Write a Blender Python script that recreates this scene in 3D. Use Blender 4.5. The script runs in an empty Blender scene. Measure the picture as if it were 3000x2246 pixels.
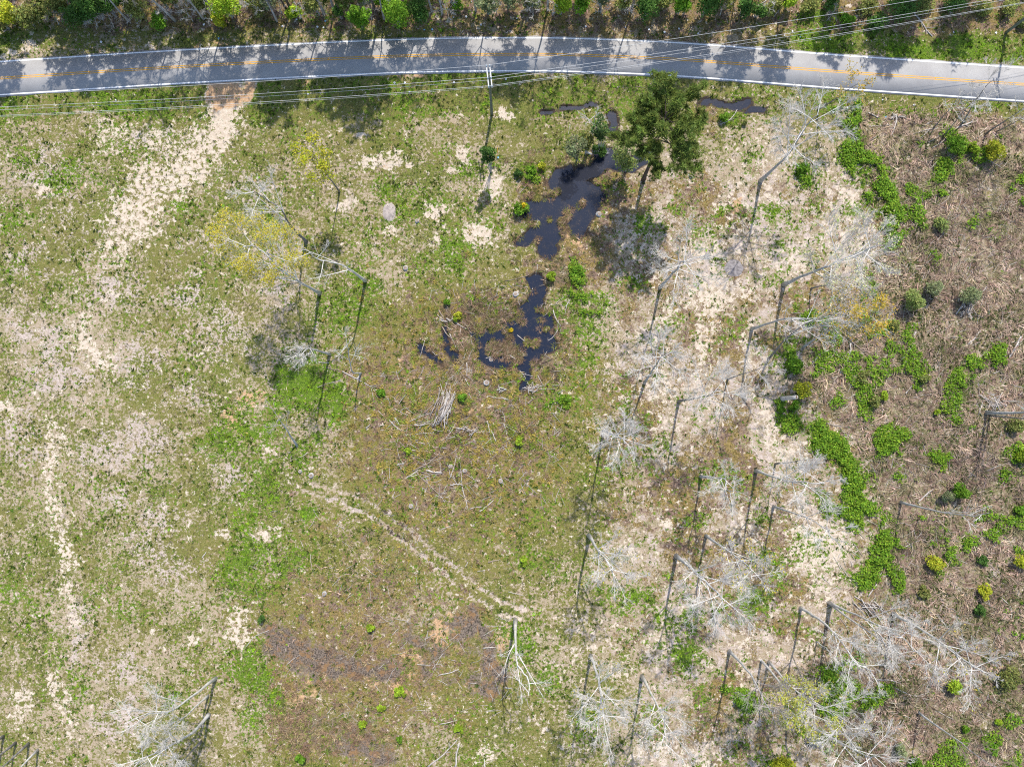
import bpy, math, random
import numpy as np
from mathutils import Vector

# ------------------------------------------------------------------ camera, sky, sun, exposure
scene = bpy.context.scene
COL = scene.collection
IMG_W, IMG_H = 3000.0, 2246.0          # photograph size, used only to turn photo pixels into ground positions
FPX = 2140.0                           # focal length in photo pixels (70 degree lens)
HC = 118.0                             # drone height above ground
TILT = math.radians(1.8)

cam_data = bpy.data.cameras.new('camera')
cam = bpy.data.objects.new('camera', cam_data)
COL.objects.link(cam)
cam.location = (0, 0, HC)
cam.rotation_euler = (TILT, 0, 0)
cam_data.sensor_fit = 'HORIZONTAL'
cam_data.sensor_width = 36.0
cam_data.lens = 36.0 * FPX / IMG_W
cam_data.clip_start = 0.5
cam_data.clip_end = 9000
scene.camera = cam

SUN_EL, SUN_AZ = math.radians(55), math.radians(10.5)
world = bpy.data.worlds.new('World')
scene.world = world
world.use_nodes = True
wn = world.node_tree.nodes
sky = wn.new('ShaderNodeTexSky')
sky.sky_type = 'NISHITA'
sky.sun_disc = False
sky.sun_elevation = SUN_EL
sky.sun_rotation = SUN_AZ
world.node_tree.links.new(sky.outputs[0], wn['Background'].inputs[0])
wn['Background'].inputs[1].default_value = 0.15

sun_data = bpy.data.lights.new('sun', 'SUN')
sun_data.energy = 3.3
sun_data.angle = math.radians(0.53)
sun_data.color = (1.0, 0.95, 0.87)
sun = bpy.data.objects.new('sun', sun_data)
COL.objects.link(sun)
SUN_DIR = Vector((math.cos(SUN_EL) * math.sin(SUN_AZ), math.cos(SUN_EL) * math.cos(SUN_AZ), math.sin(SUN_EL)))
sun.rotation_euler = (-SUN_DIR).to_track_quat('-Z', 'Y').to_euler()
sun.location = SUN_DIR * 300

vs = scene.view_settings
vs.view_transform = 'Standard'
vs.look = 'None'
vs.exposure = 0.70
vs.gamma = 1.0
vs.use_curve_mapping = False
scene.cycles.max_bounces = 5
scene.cycles.diffuse_bounces = 2
scene.cycles.glossy_bounces = 2
scene.cycles.transmission_bounces = 2
scene.cycles.use_denoising = False
scene.cycles.filter_width = 1.1

# ------------------------------------------------------------------ helpers: pixels, noise
CT, ST = math.cos(TILT), math.sin(TILT)

def ray(u, v):
    xc, yc = (u - IMG_W / 2) / FPX, -(v - IMG_H / 2) / FPX
    return xc, yc * CT + ST, yc * ST - CT

def at(u, v, z=0.0):
    dx, dy, dz = ray(u, v)
    t = (HC - z) / -dz
    return np.array([dx * t, dy * t, z])

def to_px(X, Y):
    """photo pixel of ground points"""
    # camera space: x right, y up, z back
    cy = Y * CT + (-HC) * ST
    cz = -Y * ST + (-HC) * CT
    w = np.minimum(cz, -1.0)
    return IMG_W / 2 + FPX * X / -w, IMG_H / 2 - FPX * cy / -w

MPP = HC / FPX                          # metres per photo pixel on the ground

RS = np.random.RandomState(7)
random.seed(7)
_tab = [np.random.RandomState(100 + i).rand(257, 257) for i in range(12)]

def vnoise(x, y, scale, seed):
    t = _tab[seed % 12]
    x = np.asarray(x) * scale + 31.7 * seed
    y = np.asarray(y) * scale + 17.3 * seed
    xi, yi = np.floor(x).astype(int), np.floor(y).astype(int)
    fx, fy = x - xi, y - yi
    fx, fy = fx * fx * (3 - 2 * fx), fy * fy * (3 - 2 * fy)
    x0, y0 = xi % 256, yi % 256
    a = t[x0, y0]; b = t[x0 + 1, y0]; c = t[x0, y0 + 1]; d = t[x0 + 1, y0 + 1]
    return (a * (1 - fx) + b * fx) * (1 - fy) + (c * (1 - fx) + d * fx) * fy

def fbm(x, y, scale, seed, octs=3):
    s, amp, tot = 0, 1.0, 0
    for i in range(octs):
        s = s + amp * vnoise(x, y, scale * 2 ** i, seed + i)
        tot += amp
        amp *= 0.55
    return s / tot

def sstep(a, b, x):
    t = np.clip((x - a) / (b - a), 0, 1)
    return t * t * (3 - 2 * t)

# ------------------------------------------------------------------ helpers: objects
def tag(o, label=None, cat=None, group=None, kind=None):
    if label: o['label'] = label
    if cat: o['category'] = cat
    if group: o['group'] = group
    if kind: o['kind'] = kind
    return o

def empty(name, loc=(0, 0, 0)):
    o = bpy.data.objects.new(name, None)
    o.empty_display_size = 0.3
    COL.objects.link(o)
    o.location = tuple(float(c) for c in loc)
    return o

def mesh_np(name, verts, faces_flat, nside, mat, col=None, smooth=False):
    """faces_flat: (F, nside) int array"""
    me = bpy.data.meshes.new(name)
    verts = np.ascontiguousarray(verts, dtype=np.float32)
    faces_flat = np.ascontiguousarray(faces_flat, dtype=np.int32)
    F = len(faces_flat)
    me.vertices.add(len(verts))
    me.vertices.foreach_set('co', verts.ravel())
    me.loops.add(F * nside)
    me.loops.foreach_set('vertex_index', faces_flat.ravel())
    me.polygons.add(F)
    me.polygons.foreach_set('loop_start', np.arange(0, F * nside, nside, dtype=np.int32))
    me.polygons.foreach_set('loop_total', np.full(F, nside, dtype=np.int32))
    if smooth:
        me.polygons.foreach_set('use_smooth', np.ones(F, dtype=bool))
    me.update(calc_edges=True)
    if col is not None:
        a = me.color_attributes.new('col', 'FLOAT_COLOR', 'POINT')
        c4 = np.ones((len(verts), 4), dtype=np.float32)
        c4[:, :3] = col
        a.data.foreach_set('color', c4.ravel())
    if mat: me.materials.append(mat)
    return me

def link(name, me, parent=None, loc=None):
    o = bpy.data.objects.new(name, me)
    COL.objects.link(o)
    if parent is not None: o.parent = parent
    if loc is not None: o.location = tuple(float(c) for c in loc)
    return o

def copy_tree(root, loc, rotz=0.0, scale=1.0):
    c = root.copy(); COL.objects.link(c)
    c.location = tuple(float(v) for v in loc); c.rotation_euler = (0, 0, rotz); c.scale = (scale, scale, scale)
    for ch in list(root.children):
        d = ch.copy(); COL.objects.link(d); d.parent = c
        for g in list(ch.children):
            e = g.copy(); COL.objects.link(e); e.parent = d
    return c

# tubes -------------------------------------------------------------
def frame(d):
    d = d / np.maximum(np.linalg.norm(d, axis=-1, keepdims=True), 1e-9)
    ref = np.where(np.abs(d[..., 2:3]) > 0.9, np.array([1.0, 0, 0]), np.array([0, 0, 1.0]))
    a = np.cross(d, ref); a /= np.maximum(np.linalg.norm(a, axis=-1, keepdims=True), 1e-9)
    b = np.cross(d, a)
    return a, b

def seg_tubes(p0, p1, r0, r1, k=3):
    """independent open prisms; returns verts, quad faces"""
    n = len(p0)
    a, b = frame(p1 - p0)
    ang = np.arange(k) * 2 * np.pi / k
    ca, sa = np.cos(ang)[None, :, None], np.sin(ang)[None, :, None]
    off = a[:, None, :] * ca + b[:, None, :] * sa
    v0 = p0[:, None, :] + off * np.asarray(r0)[:, None, None]
    v1 = p1[:, None, :] + off * np.asarray(r1)[:, None, None]
    V = np.concatenate([v0, v1], 1).reshape(-1, 3)
    i = np.arange(k); j = (i + 1) % k
    q = np.stack([i, j, j + k, i + k], 1)
    F = (q[None] + (np.arange(n) * 2 * k)[:, None, None]).reshape(-1, 4)
    return V, F

def poly_tube(pts, rad, k=9, rough=0.0, rs=None, caps=True):
    pts = np.asarray(pts, float); rad = np.asarray(rad, float)
    n = len(pts)
    d = np.gradient(pts, axis=0)
    d /= np.linalg.norm(d, axis=1, keepdims=True)
    ref = np.array([1.0, 0.02, 0.03]) if abs(d[0, 0]) < 0.9 else np.array([0.03, 1.0, 0.02])
    V = []
    ang = np.arange(k) * 2 * np.pi / k
    for i in range(n):
        a = np.cross(d[i], ref); a /= np.linalg.norm(a)
        b = np.cross(d[i], a)
        r = rad[i] * (1 + (rs.uniform(-rough, rough, k) if rough else 0))
        V.append(pts[i] + (np.cos(ang) * r)[:, None] * a + (np.sin(ang) * r)[:, None] * b)
    V = np.concatenate(V)
    F = []
    for i in range(n - 1):
        for j in range(k):
            j2 = (j + 1) % k
            F.append((i * k + j, i * k + j2, (i + 1) * k + j2, (i + 1) * k + j))
    if caps:
        V = np.concatenate([V, pts[:1], pts[-1:]])
        c0, c1 = n * k, n * k + 1
        for j in range(k):
            j2 = (j + 1) % k
            F.append((c0, j2, j, j)); F.append((c1, (n - 1) * k + j, (n - 1) * k + j2, (n - 1) * k + j2))
    return V, F

def mesh_py(name, V, F, mat, smooth=True, cols=None):
    me = bpy.data.meshes.new(name)
    F = [tuple(dict.fromkeys(f)) for f in F]
    me.from_pydata([tuple(v) for v in V], [], F)
    me.update()
    if smooth: me.polygons.foreach_set('use_smooth', np.ones(len(me.polygons), dtype=bool))
    if cols is not None:
        a = me.color_attributes.new('col', 'FLOAT_COLOR', 'POINT')
        c4 = np.ones((len(V), 4), dtype=np.float32); c4[:, :3] = cols
        a.data.foreach_set('color', c4.ravel())
    if mat: me.materials.append(mat)
    return me

def box(V, F, cx, cy, cz, sx, sy, sz, rot=None):
    i = len(V)
    for dx in (-1, 1):
        for dy in (-1, 1):
            for dz in (-1, 1):
                p = np.array([dx * sx / 2, dy * sy / 2, dz * sz / 2])
                if rot is not None:
                    c, s = math.cos(rot), math.sin(rot)
                    p = np.array([p[0] * c - p[1] * s, p[0] * s + p[1] * c, p[2]])
                V.append(p + np.array([cx, cy, cz]))
    for f in ((0, 1, 3, 2), (4, 6, 7, 5), (0, 4, 5, 1), (2, 3, 7, 6), (0, 2, 6, 4), (1, 5, 7, 3)):
        F.append(tuple(i + q for q in f))

# ------------------------------------------------------------------ materials
class NT:
    """small node builder"""
    def __init__(s, name):
        s.m = bpy.data.materials.new(name); s.m.use_nodes = True
        s.t = s.m.node_tree; s.n = s.t.nodes
        s.bsdf = s.n['Principled BSDF']
        s.pos = s.n.new('ShaderNodeNewGeometry').outputs['Position']
    def _in(s, sock, v):
        if isinstance(v, bpy.types.NodeSocket): s.t.links.new(v, sock)
        elif isinstance(v, (tuple, list)): sock.default_value = (*v, 1.0)[:4] if len(sock.default_value) == 4 else v
        else: sock.default_value = v
    def math(s, op, a, b=0.0, clamp=False):
        n = s.n.new('ShaderNodeMath'); n.operation = op; n.use_clamp = clamp
        s._in(n.inputs[0], a); s._in(n.inputs[1], b); return n.outputs[0]
    def noise(s, scale, detail=3.0, rough=0.55, vec=None, dist=0.0):
        n = s.n.new('ShaderNodeTexNoise'); n.inputs['Scale'].default_value = scale
        n.inputs['Detail'].default_value = detail; n.inputs['Roughness'].default_value = rough
        n.inputs['Distortion'].default_value = dist
        s.t.links.new(vec or s.pos, n.inputs['Vector']); return n.outputs['Fac']
    def ramp01(s, x, a, b):
        n = s.n.new('ShaderNodeMapRange'); n.interpolation_type = 'SMOOTHSTEP'
        s._in(n.inputs['Value'], x); n.inputs['From Min'].default_value = a; n.inputs['From Max'].default_value = b
        return n.outputs['Result']
    def mix(s, f, a, b, mode='MIX'):
        n = s.n.new('ShaderNodeMix'); n.data_type = 'RGBA'; n.blend_type = mode
        s._in(n.inputs[0], f); s._in(n.inputs[6], a); s._in(n.inputs[7], b); return n.outputs[2]
    def attr(s, name):
        n = s.n.new('ShaderNodeAttribute'); n.attribute_name = name; return n
    def sep(s, sock):
        n = s.n.new('ShaderNodeSeparateColor'); s.t.links.new(sock, n.inputs[0]); return n.outputs
    def bump(s, h, strength, dist):
        n = s.n.new('ShaderNodeBump'); n.inputs['Strength'].default_value = strength; n.inputs['Distance'].default_value = dist
        s.t.links.new(h, n.inputs['Height']); s.t.links.new(n.outputs[0], s.bsdf.inputs['Normal'])
    def out(s, col, rough=0.85, spec=0.2):
        s._in(s.bsdf.inputs['Base Color'], col); s._in(s.bsdf.inputs['Roughness'], rough)
        s.bsdf.inputs['Specular IOR Level'].default_value = spec
        return s.m

def mat_vary(name, c0, c1, scale=3.0, rough=0.85, bump=0.0, spec=0.2):
    n = NT(name)
    f = n.ramp01(n.noise(scale, 4.0, 0.6), 0.3, 0.7)
    col = n.mix(f, c0, c1)
    if bump: n.bump(n.noise(scale * 4, 3.0), 0.6, bump)
    return n.out(col, rough, spec)

def mat_attr(name, rough=0.8, scale=2.0, amt=0.35, trans=0.0):
    n = NT(name)
    a = n.attr('col').outputs['Color']
    f = n.noise(scale, 2.0)
    k = n.math('MULTIPLY_ADD', f, 2 * amt); n.n[-1].inputs[2].default_value = 1 - amt
    comb = n.n.new('ShaderNodeCombineColor')
    for i in range(3): n.t.links.new(k, comb.inputs[i])
    col = n.mix(1.0, a, comb.outputs[0], 'MULTIPLY')
    m = n.out(col, rough, 0.15)
    if trans:
        tr = n.n.new('ShaderNodeBsdfTranslucent'); n.t.links.new(col, tr.inputs[0])
        ad = n.n.new('ShaderNodeMixShader'); ad.inputs[0].default_value = trans
        n.t.links.new(n.bsdf.outputs[0], ad.inputs[1]); n.t.links.new(tr.outputs[0], ad.inputs[2])
        n.t.links.new(ad.outputs[0], n.n['Material Output'].inputs['Surface'])
    return m

M = {}
M['bark_pale'] = mat_vary('bark_pale', (0.58, 0.56, 0.53), (0.38, 0.36, 0.34), 1.6, bump=0.02)
M['bark_grey'] = mat_vary('bark_grey', (0.52, 0.51, 0.50), (0.32, 0.31, 0.30), 1.6, bump=0.03)
M['bark_dark'] = mat_vary('bark_dark', (0.27, 0.255, 0.245), (0.14, 0.13, 0.12), 2.0, bump=0.03)
M['bark_pine'] = mat_vary('bark_pine', (0.13, 0.095, 0.075), (0.06, 0.046, 0.04), 2.5, bump=0.04)
M['bark_white'] = mat_vary('bark_white', (0.66, 0.63, 0.58), (0.45, 0.42, 0.38), 1.3, bump=0.015)
M['twig_pale'] = mat_vary('twig_pale', (0.70, 0.665, 0.615), (0.53, 0.495, 0.45), 0.8)
M['twig_grey'] = mat_vary('twig_grey', (0.40, 0.36, 0.33), (0.28, 0.25, 0.22), 0.8)
M['twig_red'] = mat_vary('twig_red', (0.42, 0.30, 0.25), (0.30, 0.22, 0.18), 0.8)
M['leaf'] = mat_attr('leaf', 0.65, 1.5, 0.3, 0.35)
M['grass'] = mat_attr('grass', 0.85, 0.6, 0.35, 0.25)
M['straw'] = mat_attr('straw', 0.9, 0.5, 0.35)
M['log_pale'] = mat_vary('log_pale', (0.55, 0.50, 0.45), (0.34, 0.30, 0.27), 2.2, bump=0.02)
M['log_brown'] = mat_vary('log_brown', (0.34, 0.27, 0.21), (0.20, 0.15, 0.12), 2.2, bump=0.02)
M['log_dark'] = mat_vary('log_dark', (0.15, 0.125, 0.11), (0.08, 0.065, 0.058), 2.2, bump=0.02)
M['wood_broken'] = mat_vary('wood_broken', (0.62, 0.42, 0.24), (0.46, 0.28, 0.14), 6.0)
M['pole_wood'] = mat_vary('pole_wood', (0.20, 0.22, 0.17), (0.12, 0.135, 0.11), 3.0, bump=0.01)
M['arm_wood'] = mat_vary('arm_wood', (0.62, 0.61, 0.58), (0.50, 0.49, 0.46), 4.0)
M['insulator'] = mat_vary('insulator', (0.55, 0.66, 0.72), (0.45, 0.56, 0.62), 4.0, rough=0.2, spec=0.5)
M['metal'] = mat_vary('metal', (0.55, 0.56, 0.57), (0.42, 0.43, 0.44), 5.0, rough=0.45, spec=0.5)
M['wire'] = mat_vary('wire', (0.68, 0.69, 0.70), (0.58, 0.59, 0.60), 1.0, rough=0.4, spec=0.5)
M['litter_white'] = mat_vary('litter_white', (0.85, 0.85, 0.85), (0.70, 0.70, 0.72), 6.0, rough=0.5)
M['litter_blue'] = mat_vary('litter_blue', (0.20, 0.42, 0.60), (0.16, 0.34, 0.50), 6.0, rough=0.5)
M['litter_cream'] = mat_vary('litter_cream', (0.75, 0.60, 0.45), (0.62, 0.48, 0.34), 6.0, rough=0.6)
M['stake'] = mat_vary('stake', (0.75, 0.40, 0.03), (0.65, 0.33, 0.02), 6.0, rough=0.5)

# ------------------------------------------------------------------ ground cover map (what grows or lies where, in photo-pixel positions on the ground)
class Cover:
    """soft cover fields evaluated at ground points"""
    def __init__(s, X, Y):
        s.X, s.Y = X, Y
        U, V = to_px(X, Y)
        wu = (fbm(X, Y, 0.16, 1, 3) - 0.5) * 90 + (vnoise(X, Y, 0.9, 4) - 0.5) * 22
        wv = (fbm(X, Y, 0.16, 5, 3) - 0.5) * 90 + (vnoise(X, Y, 0.9, 8) - 0.5) * 22
        s.U0, s.V0 = U, V
        s.U, s.V = U + wu, V + wv
        s.W1 = (vnoise(X, Y, 0.9, 4) - 0.5) * 14, (vnoise(X, Y, 0.9, 8) - 0.5) * 14
    def blob(s, F, cx, cy, rx, ry=None, a=0, w=1.0, crisp=False):
        ry = ry or rx
        U, V = (s.U0 + s.W1[0], s.V0 + s.W1[1]) if crisp else (s.U, s.V)
        du, dv = U - cx, V - cy
        if a:
            c, n = math.cos(math.radians(a)), math.sin(math.radians(a))
            du, dv = du * c + dv * n, -du * n + dv * c
        d = np.sqrt((du / rx) ** 2 + (dv / ry) ** 2)
        np.maximum(F, w * (1 - (sstep(0.55, 1.2, d) if crisp else sstep(0.1, 1.5, d))), out=F)
    def path(s, F, pts, width, w=1.0, crisp=False):
        U, V = (s.U0 + s.W1[0], s.V0 + s.W1[1]) if crisp else (s.U, s.V)
        best = np.full(U.shape, 1e9)
        for (ax, ay), (bx, by) in zip(pts[:-1], pts[1:]):
            dx, dy = bx - ax, by - ay
            t = np.clip(((U - ax) * dx + (V - ay) * dy) / (dx * dx + dy * dy), 0, 1)
            best = np.minimum(best, np.hypot(U - ax - t * dx, V - ay - t * dy))
        np.maximum(F, w * (1 - (sstep(0.55, 1.2, best / width) if crisp else sstep(0.1, 1.6, best / width))), out=F)

ROAD_TOP = [(-400, 205), (0, 180), (500, 148.5), (1000, 124), (1272, 114), (1498, 112), (1680, 113), (2000, 128), (2453, 161), (3000, 199), (3400, 224)]
ROAD_BOT = [(-400, 304), (0, 280), (498, 247.5), (1000, 220), (1272, 211), (1498, 208.5), (1680, 211), (2000, 223.5), (2453, 260), (3000, 297), (3400, 320)]
POND_PATHS = [  # (points, half width) of open water
    ([(1893, 448), (1852, 482), (1800, 470), (1758, 448)], 17), ([(1790, 330), (1803, 360), (1795, 395)], 9),
    ([(1775, 458), (1740, 500), (1700, 508)], 15), ([(1645, 530), (1690, 560), (1738, 575)], 27),
    ([(1728, 588), (1702, 640), (1692, 668)], 22), ([(1690, 565), (1640, 610), (1562, 616)], 25),
    ([(1606, 622), (1612, 690), (1602, 728)], 23), ([(1592, 655), (1552, 690), (1530, 708)], 12), ([(1640, 520), (1665, 500)], 10),
    ([(1566, 826), (1580, 851), (1566, 884), (1553, 915)], 16), ([(1553, 915), (1545, 960), (1530, 1000)], 30),
    ([(1545, 962), (1500, 968), (1455, 982), (1418, 990)], 20), ([(1600, 940), (1610, 1016), (1572, 1026), (1556, 1054), (1535, 1070)], 15),
    ([(1555, 985), (1600, 1000)], 18), ([(1412, 1000), (1414, 1035), (1437, 1056), (1478, 1062)], 14), ([(1512, 1000), (1560, 1030)], 9),
    ([(1535, 1070), (1545, 1100), (1530, 1138)], 8), ([(1380, 968), (1400, 1000)], 7),
    ([(1232, 1018), (1260, 1040), (1286, 1062)], 8), ([(1309, 1020), (1337, 1050)], 9), ([(1301, 958), (1306, 1000)], 7),
    ([(2062, 293), (2106, 303), (2150, 309), (2196, 298)], 9), ([(2188, 324), (2242, 321)], 5), ([(1640, 322), (1742, 306)], 4.5), ([(1588, 330), (1620, 325)], 3.5)]
POND_ISLES = [(1660, 618, 11), (1633, 562, 13), (1645, 652, 15), (1665, 635, 14), (1708, 592, 13), (1610, 645, 8), (1570, 657, 15), (1572, 582, 15),
              (1575, 905, 10), (1497, 985, 7), (1545, 1005, 14), (1520, 940, 10), (1575, 995, 9), (1480, 972, 8), (1440, 1020, 24), (1490, 1030, 26), (1600, 965, 10), (1565, 1010, 12), (1520, 1045, 12)]

def fields(X, Y):
    c = Cover(X, Y)
    Z = lambda: np.zeros(X.shape)
    sand, grass, green, brown, orange, char, wet, pale, brush, vine, pond = [Z() for _ in range(11)]
    U, V = c.U, c.V
    B, Pth = c.blob, c.path
    # --- baseline: thin meadow grass on the left, sparse litter ground right of the pond
    grass += 0.52
    right = sstep(1650, 1900, U - 0.10 * (V - 1100))
    grass -= 0.34 * right * sstep(330, 520, V)
    pale += 0.10
    # left meadow: pale dead grass patches
    for a in [(120, 500, 130, 90), (250, 660, 120), (330, 850, 150, 100), (120, 760, 120), (560, 420, 230, 70), (420, 1290, 120, 90), (640, 980, 120), (560, 840, 100, 120), (170, 1100, 130, 90),
              (470, 1560, 110), (300, 1330, 110, 80), (360, 1950, 90, 60), (520, 1620, 120, 90), (160, 980, 90), (560, 1150, 80), (680, 1400, 90, 60), (60, 960, 70), (430, 1080, 120, 80), (800, 830, 60, 90),
              (70, 1280, 80, 120), (240, 1850, 60, 100), (350, 2080, 80), (600, 720, 100, 60), (740, 560, 100, 70), (1010, 600, 50, 60), (330, 1480, 80, 60)]:
        B(pale, *a[:2], a[2], a[3] if len(a) > 3 else None, w=0.62)
    # driveway and its white sand spill
    for p, w_, s_ in [([(675, 298), (668, 345), (655, 400)], 42, 1.0), ([(660, 380), (600, 420), (560, 470), (510, 520), (440, 565), (395, 640)], 52, 0.72),
                      ([(560, 500), (480, 590), (420, 650), (370, 700)], 40, 0.58), ([(640, 420), (590, 520)], 34, 0.6), ([(700, 300), (730, 370)], 26, 0.55), ([(360, 590), (400, 650)], 30, 0.6),
                      ([(300, 400), (440, 420), (520, 410)], 26, 0.5), ([(260, 1000), (285, 1060), (320, 1070)], 22, 0.8), ([(240, 960), (265, 1010)], 26, 0.55),
                      ([(150, 1240), (148, 1340), (155, 1420), (165, 1470)], 22, 0.66), ([(172, 1490), (190, 1580), (205, 1650)], 15, 0.72), ([(195, 1700), (215, 1760), (232, 1815), (215, 1850)], 17, 0.66),
                      ([(160, 1955), (162, 2010), (185, 2065)], 15, 0.9), ([(60, 2030), (50, 2090)], 22, 0.72), ([(215, 2095), (235, 2130)], 14, 0.7), ([(190, 1240), (200, 1320)], 12, 0.55)]:
        Pth(sand, p, w_ * 1.5, s_ * (0.88 if w_ > 30 else 0.8))
    for a in [(770, 1310, 28, 28), (768, 1560, 32, 26), (340, 850, 22, 14), (305, 895, 18, 12), (130, 545, 60, 20), (560, 1355, 12, 10), (590, 1880, 26, 20), (460, 1755, 10, 8), (445, 1838, 12, 10), (20, 1190, 30, 26),
              (700, 1850, 40, 70), (715, 1800, 36, 36), (1310, 490, 16, 12), (1150, 682, 18, 14), (1068, 400, 14, 12), (1360, 348, 16, 10), (1210, 490, 14), (1430, 560, 40, 50), (1400, 690, 60, 36), (1275, 640, 30, 40), (1290, 720, 24, 20), (1370, 440, 34, 40),
              (1140, 470, 80, 30), (1010, 600, 40, 30), (1070, 470, 50, 24), (580, 1020, 16), (1460, 330, 20, 18), (390, 1400, 14), (640, 1560, 16)]:
        B(sand, *a[:2], a[2], a[3] if len(a) > 3 else None, w=0.82)
    # sandy cleared strip right of the pond
    for a in [(2100, 850, 110, 70, 0, .78), (2080, 960, 60, 70, 0, .7), (2060, 1010, 30, 60, 0, .7), (2220, 1060, 40, 110, -12, .6), (2250, 1240, 46, 90, -25, .8), (2310, 1340, 60, 50, 0, .72), (2400, 1600, 110, 110, 0, .78), (2440, 1700, 80, 60, 0, .6),
              (2500, 720, 110, 90, 0, .82), (2480, 560, 60, 60, 0, .72), (2420, 500, 50, 50, 0, .5), (2250, 460, 70, 90, 0, .5), (2240, 570, 60, 50, 0, .55), (2310, 760, 80, 50, 0, .6), (2170, 700, 70, 80, 0, .5), (2040, 740, 60, 60, 0, .55),
              (1900, 770, 50, 60, 0, .6), (1860, 720, 40, 40, 0, .5), (1920, 1130, 60, 90, 0, .62), (1850, 1160, 36, 60, 0, .5), (1790, 1060, 40, 70, 0, .46), (1900, 1000, 60, 70, 0, .6), (1960, 1230, 60, 60, 0, .52), (2020, 1110, 40, 60, 0, .6), (2100, 1180, 60, 60, 0, .5),
              (1840, 1610, 40, 24, 0, .7), (1950, 1530, 36, 24, 0, .7), (1960, 1310, 60, 50, 0, .5), (2180, 1540, 60, 60, 0, .5), (2320, 1500, 60, 40, 0, .55), (2150, 1640, 70, 50, 0, .4), (2370, 1750, 60, 30, 0, .55), (2150, 1890, 90, 46, 0, .5),
              (2330, 1920, 60, 40, 0, .45), (1760, 1880, 60, 60, 0, .5), (1690, 1950, 36, 40, 0, .5), (1900, 1880, 60, 50, 0, .45), (2060, 2200, 120, 60, 0, .6), (1930, 2210, 70, 50, 0, .55), (1430, 2210, 40, 36, 0, .6), (1500, 2130, 30, 30, 0, .5),
              (1590, 2120, 40, 60, 0, .52), (1680, 2180, 60, 40, 0, .45), (2000, 1960, 60, 40, 0, .42), (1810, 1960, 50, 40, 0, .4), (1680, 1820, 60, 40, 0, .4), (2640, 1350, 30, 20, 0, .4), (2180, 1960, 50, 60, 0, .4), (1960, 1800, 60, 40, 0, .4), (1740, 1400, 40, 60, 0, .35), (2130, 560, 60, 80, 0, .42), (1950, 900, 50, 60, 0, .5)]:
        B(sand, a[0], a[1], a[2], a[3], a[4], a[5] * 0.76)
    pale += 0.30 * right * sstep(420, 560, V)
    sand += (0.07 + 0.05 * right * sstep(430, 560, V)) * (fbm(X, Y, 0.09, 3, 2) > 0.44)
    # bright weeds
    for a in [(890, 1120, 100, 120, 0, .85), (960, 1180, 60, 70, 0, .8), (700, 1240, 80, 60, 0, .62), (640, 1290, 70, 60, 0, .6), (720, 1180, 90, 40, 0, .6), (790, 1270, 70, 60, 0, .6), (760, 1400, 80, 120, 0, .5), (730, 1600, 60, 120, 0, .62), (690, 1700, 60, 120, 0, .6),
              (760, 1760, 60, 70, 0, .5), (740, 1980, 60, 120, 0, .66), (800, 2060, 60, 50, 0, .95), (730, 2120, 60, 90, 0, .55), (870, 1650, 60, 60, 0, .5), (880, 1510, 30, 60, 0, .75), (880, 1350, 70, 60, 0, .7), (930, 1300, 40, 60, 0, .7),
              (1020, 930, 60, 90, 0, .62), (1060, 860, 50, 60, 0, .62), (960, 880, 50, 60, 0, .5), (1190, 640, 70, 60, 0, .7), (1250, 620, 50, 60, 0, .6), (1340, 740, 70, 50, 0, .66), (1230, 770, 80, 40, 0, .55), (1320, 430, 40, 30, 0, .5), (1130, 560, 60, 40, 0, .55), (1400, 480, 60, 60, 0, .5),
              (1560, 480, 50, 26, 0, .6), (1610, 1160, 40, 60, 0, .6), (1640, 920, 60, 80, 20, .5), (1720, 950, 60, 120, 20, .45), (1690, 1100, 50, 120, 0, .5), (1610, 1500, 70, 60, 0, .55), (1540, 1640, 60, 60, 0, .4), (1500, 1890, 50, 80, 0, .55), (1830, 1760, 90, 60, 0, .5), (1600, 1990, 40, 50, 0, .45),
              (2000, 1900, 60, 110, 0, .55), (1900, 1760, 60, 60, 0, .45), (1700, 2110, 50, 60, 0, .5), (2050, 2030, 60, 120, 0, .5), (2200, 1770, 70, 50, 0, .5), (2270, 1620, 60, 40, 0, .5), (1450, 1000, 30, 20, 0, .3), (1480, 1120, 60, 30, 0, .4), (1460, 870, 60, 40, 0, .6),
              (640, 800, 90, 50, 0, .42), (800, 680, 60, 60, 0, .4), (180, 520, 90, 40, 0, .5), (60, 480, 60, 40, 0, .42), (300, 530, 60, 30, 0, .42), (560, 620, 60, 50, 0, .42), (60, 640, 60, 60, 0, .38), (110, 1780, 60, 60, 0, .42), (40, 1720, 60, 60, 0, .42), (270, 1780, 60, 60, 0, .36), (380, 1800, 60, 60, 0, .4), (520, 2020, 60, 50, 0, .4), (240, 2000, 40, 60, 0, .5), (200, 2200, 60, 50, 0, .4),
              (2190, 470, 40, 60, 0, .4), (2380, 500, 40, 60, 0, .45), (2290, 630, 50, 50, 0, .4), (2480, 620, 30, 30, 0, .5), (2160, 950, 50, 50, 0, .45), (2050, 1370, 60, 50, 0, .4), (2360, 1600, 40, 40, 0, .3), (1880, 660, 50, 50, 0, .35), (1830, 800, 60, 60, 0, .45)]:
        B(green, a[0], a[1], a[2], a[3], a[4], a[5] * 0.92)
    # verges
    vs_ = sstep(215, 240, c.V0 - 0.0 * U) * (1 - sstep(320, 380, V))
    south_v = (1 - sstep(20, 60, np.abs(V - 285) - 30)) 
    green = np.maximum(green, 0.36 * south_v * (fbm(X, Y, 0.12, 6, 2) > 0.42))
    grass = np.maximum(grass, 0.85 * south_v)
    north = 1 - sstep(150, 185, V)
    grass = np.maximum(grass, 0.75 * north * sstep(70, 100, V))
    grass = np.where((V < 190) & (U > 1250) & (U < 2250), grass * 0.55, grass)
    brown = np.maximum(brown, 0.85 * (1 - sstep(70, 115, V)))
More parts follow.
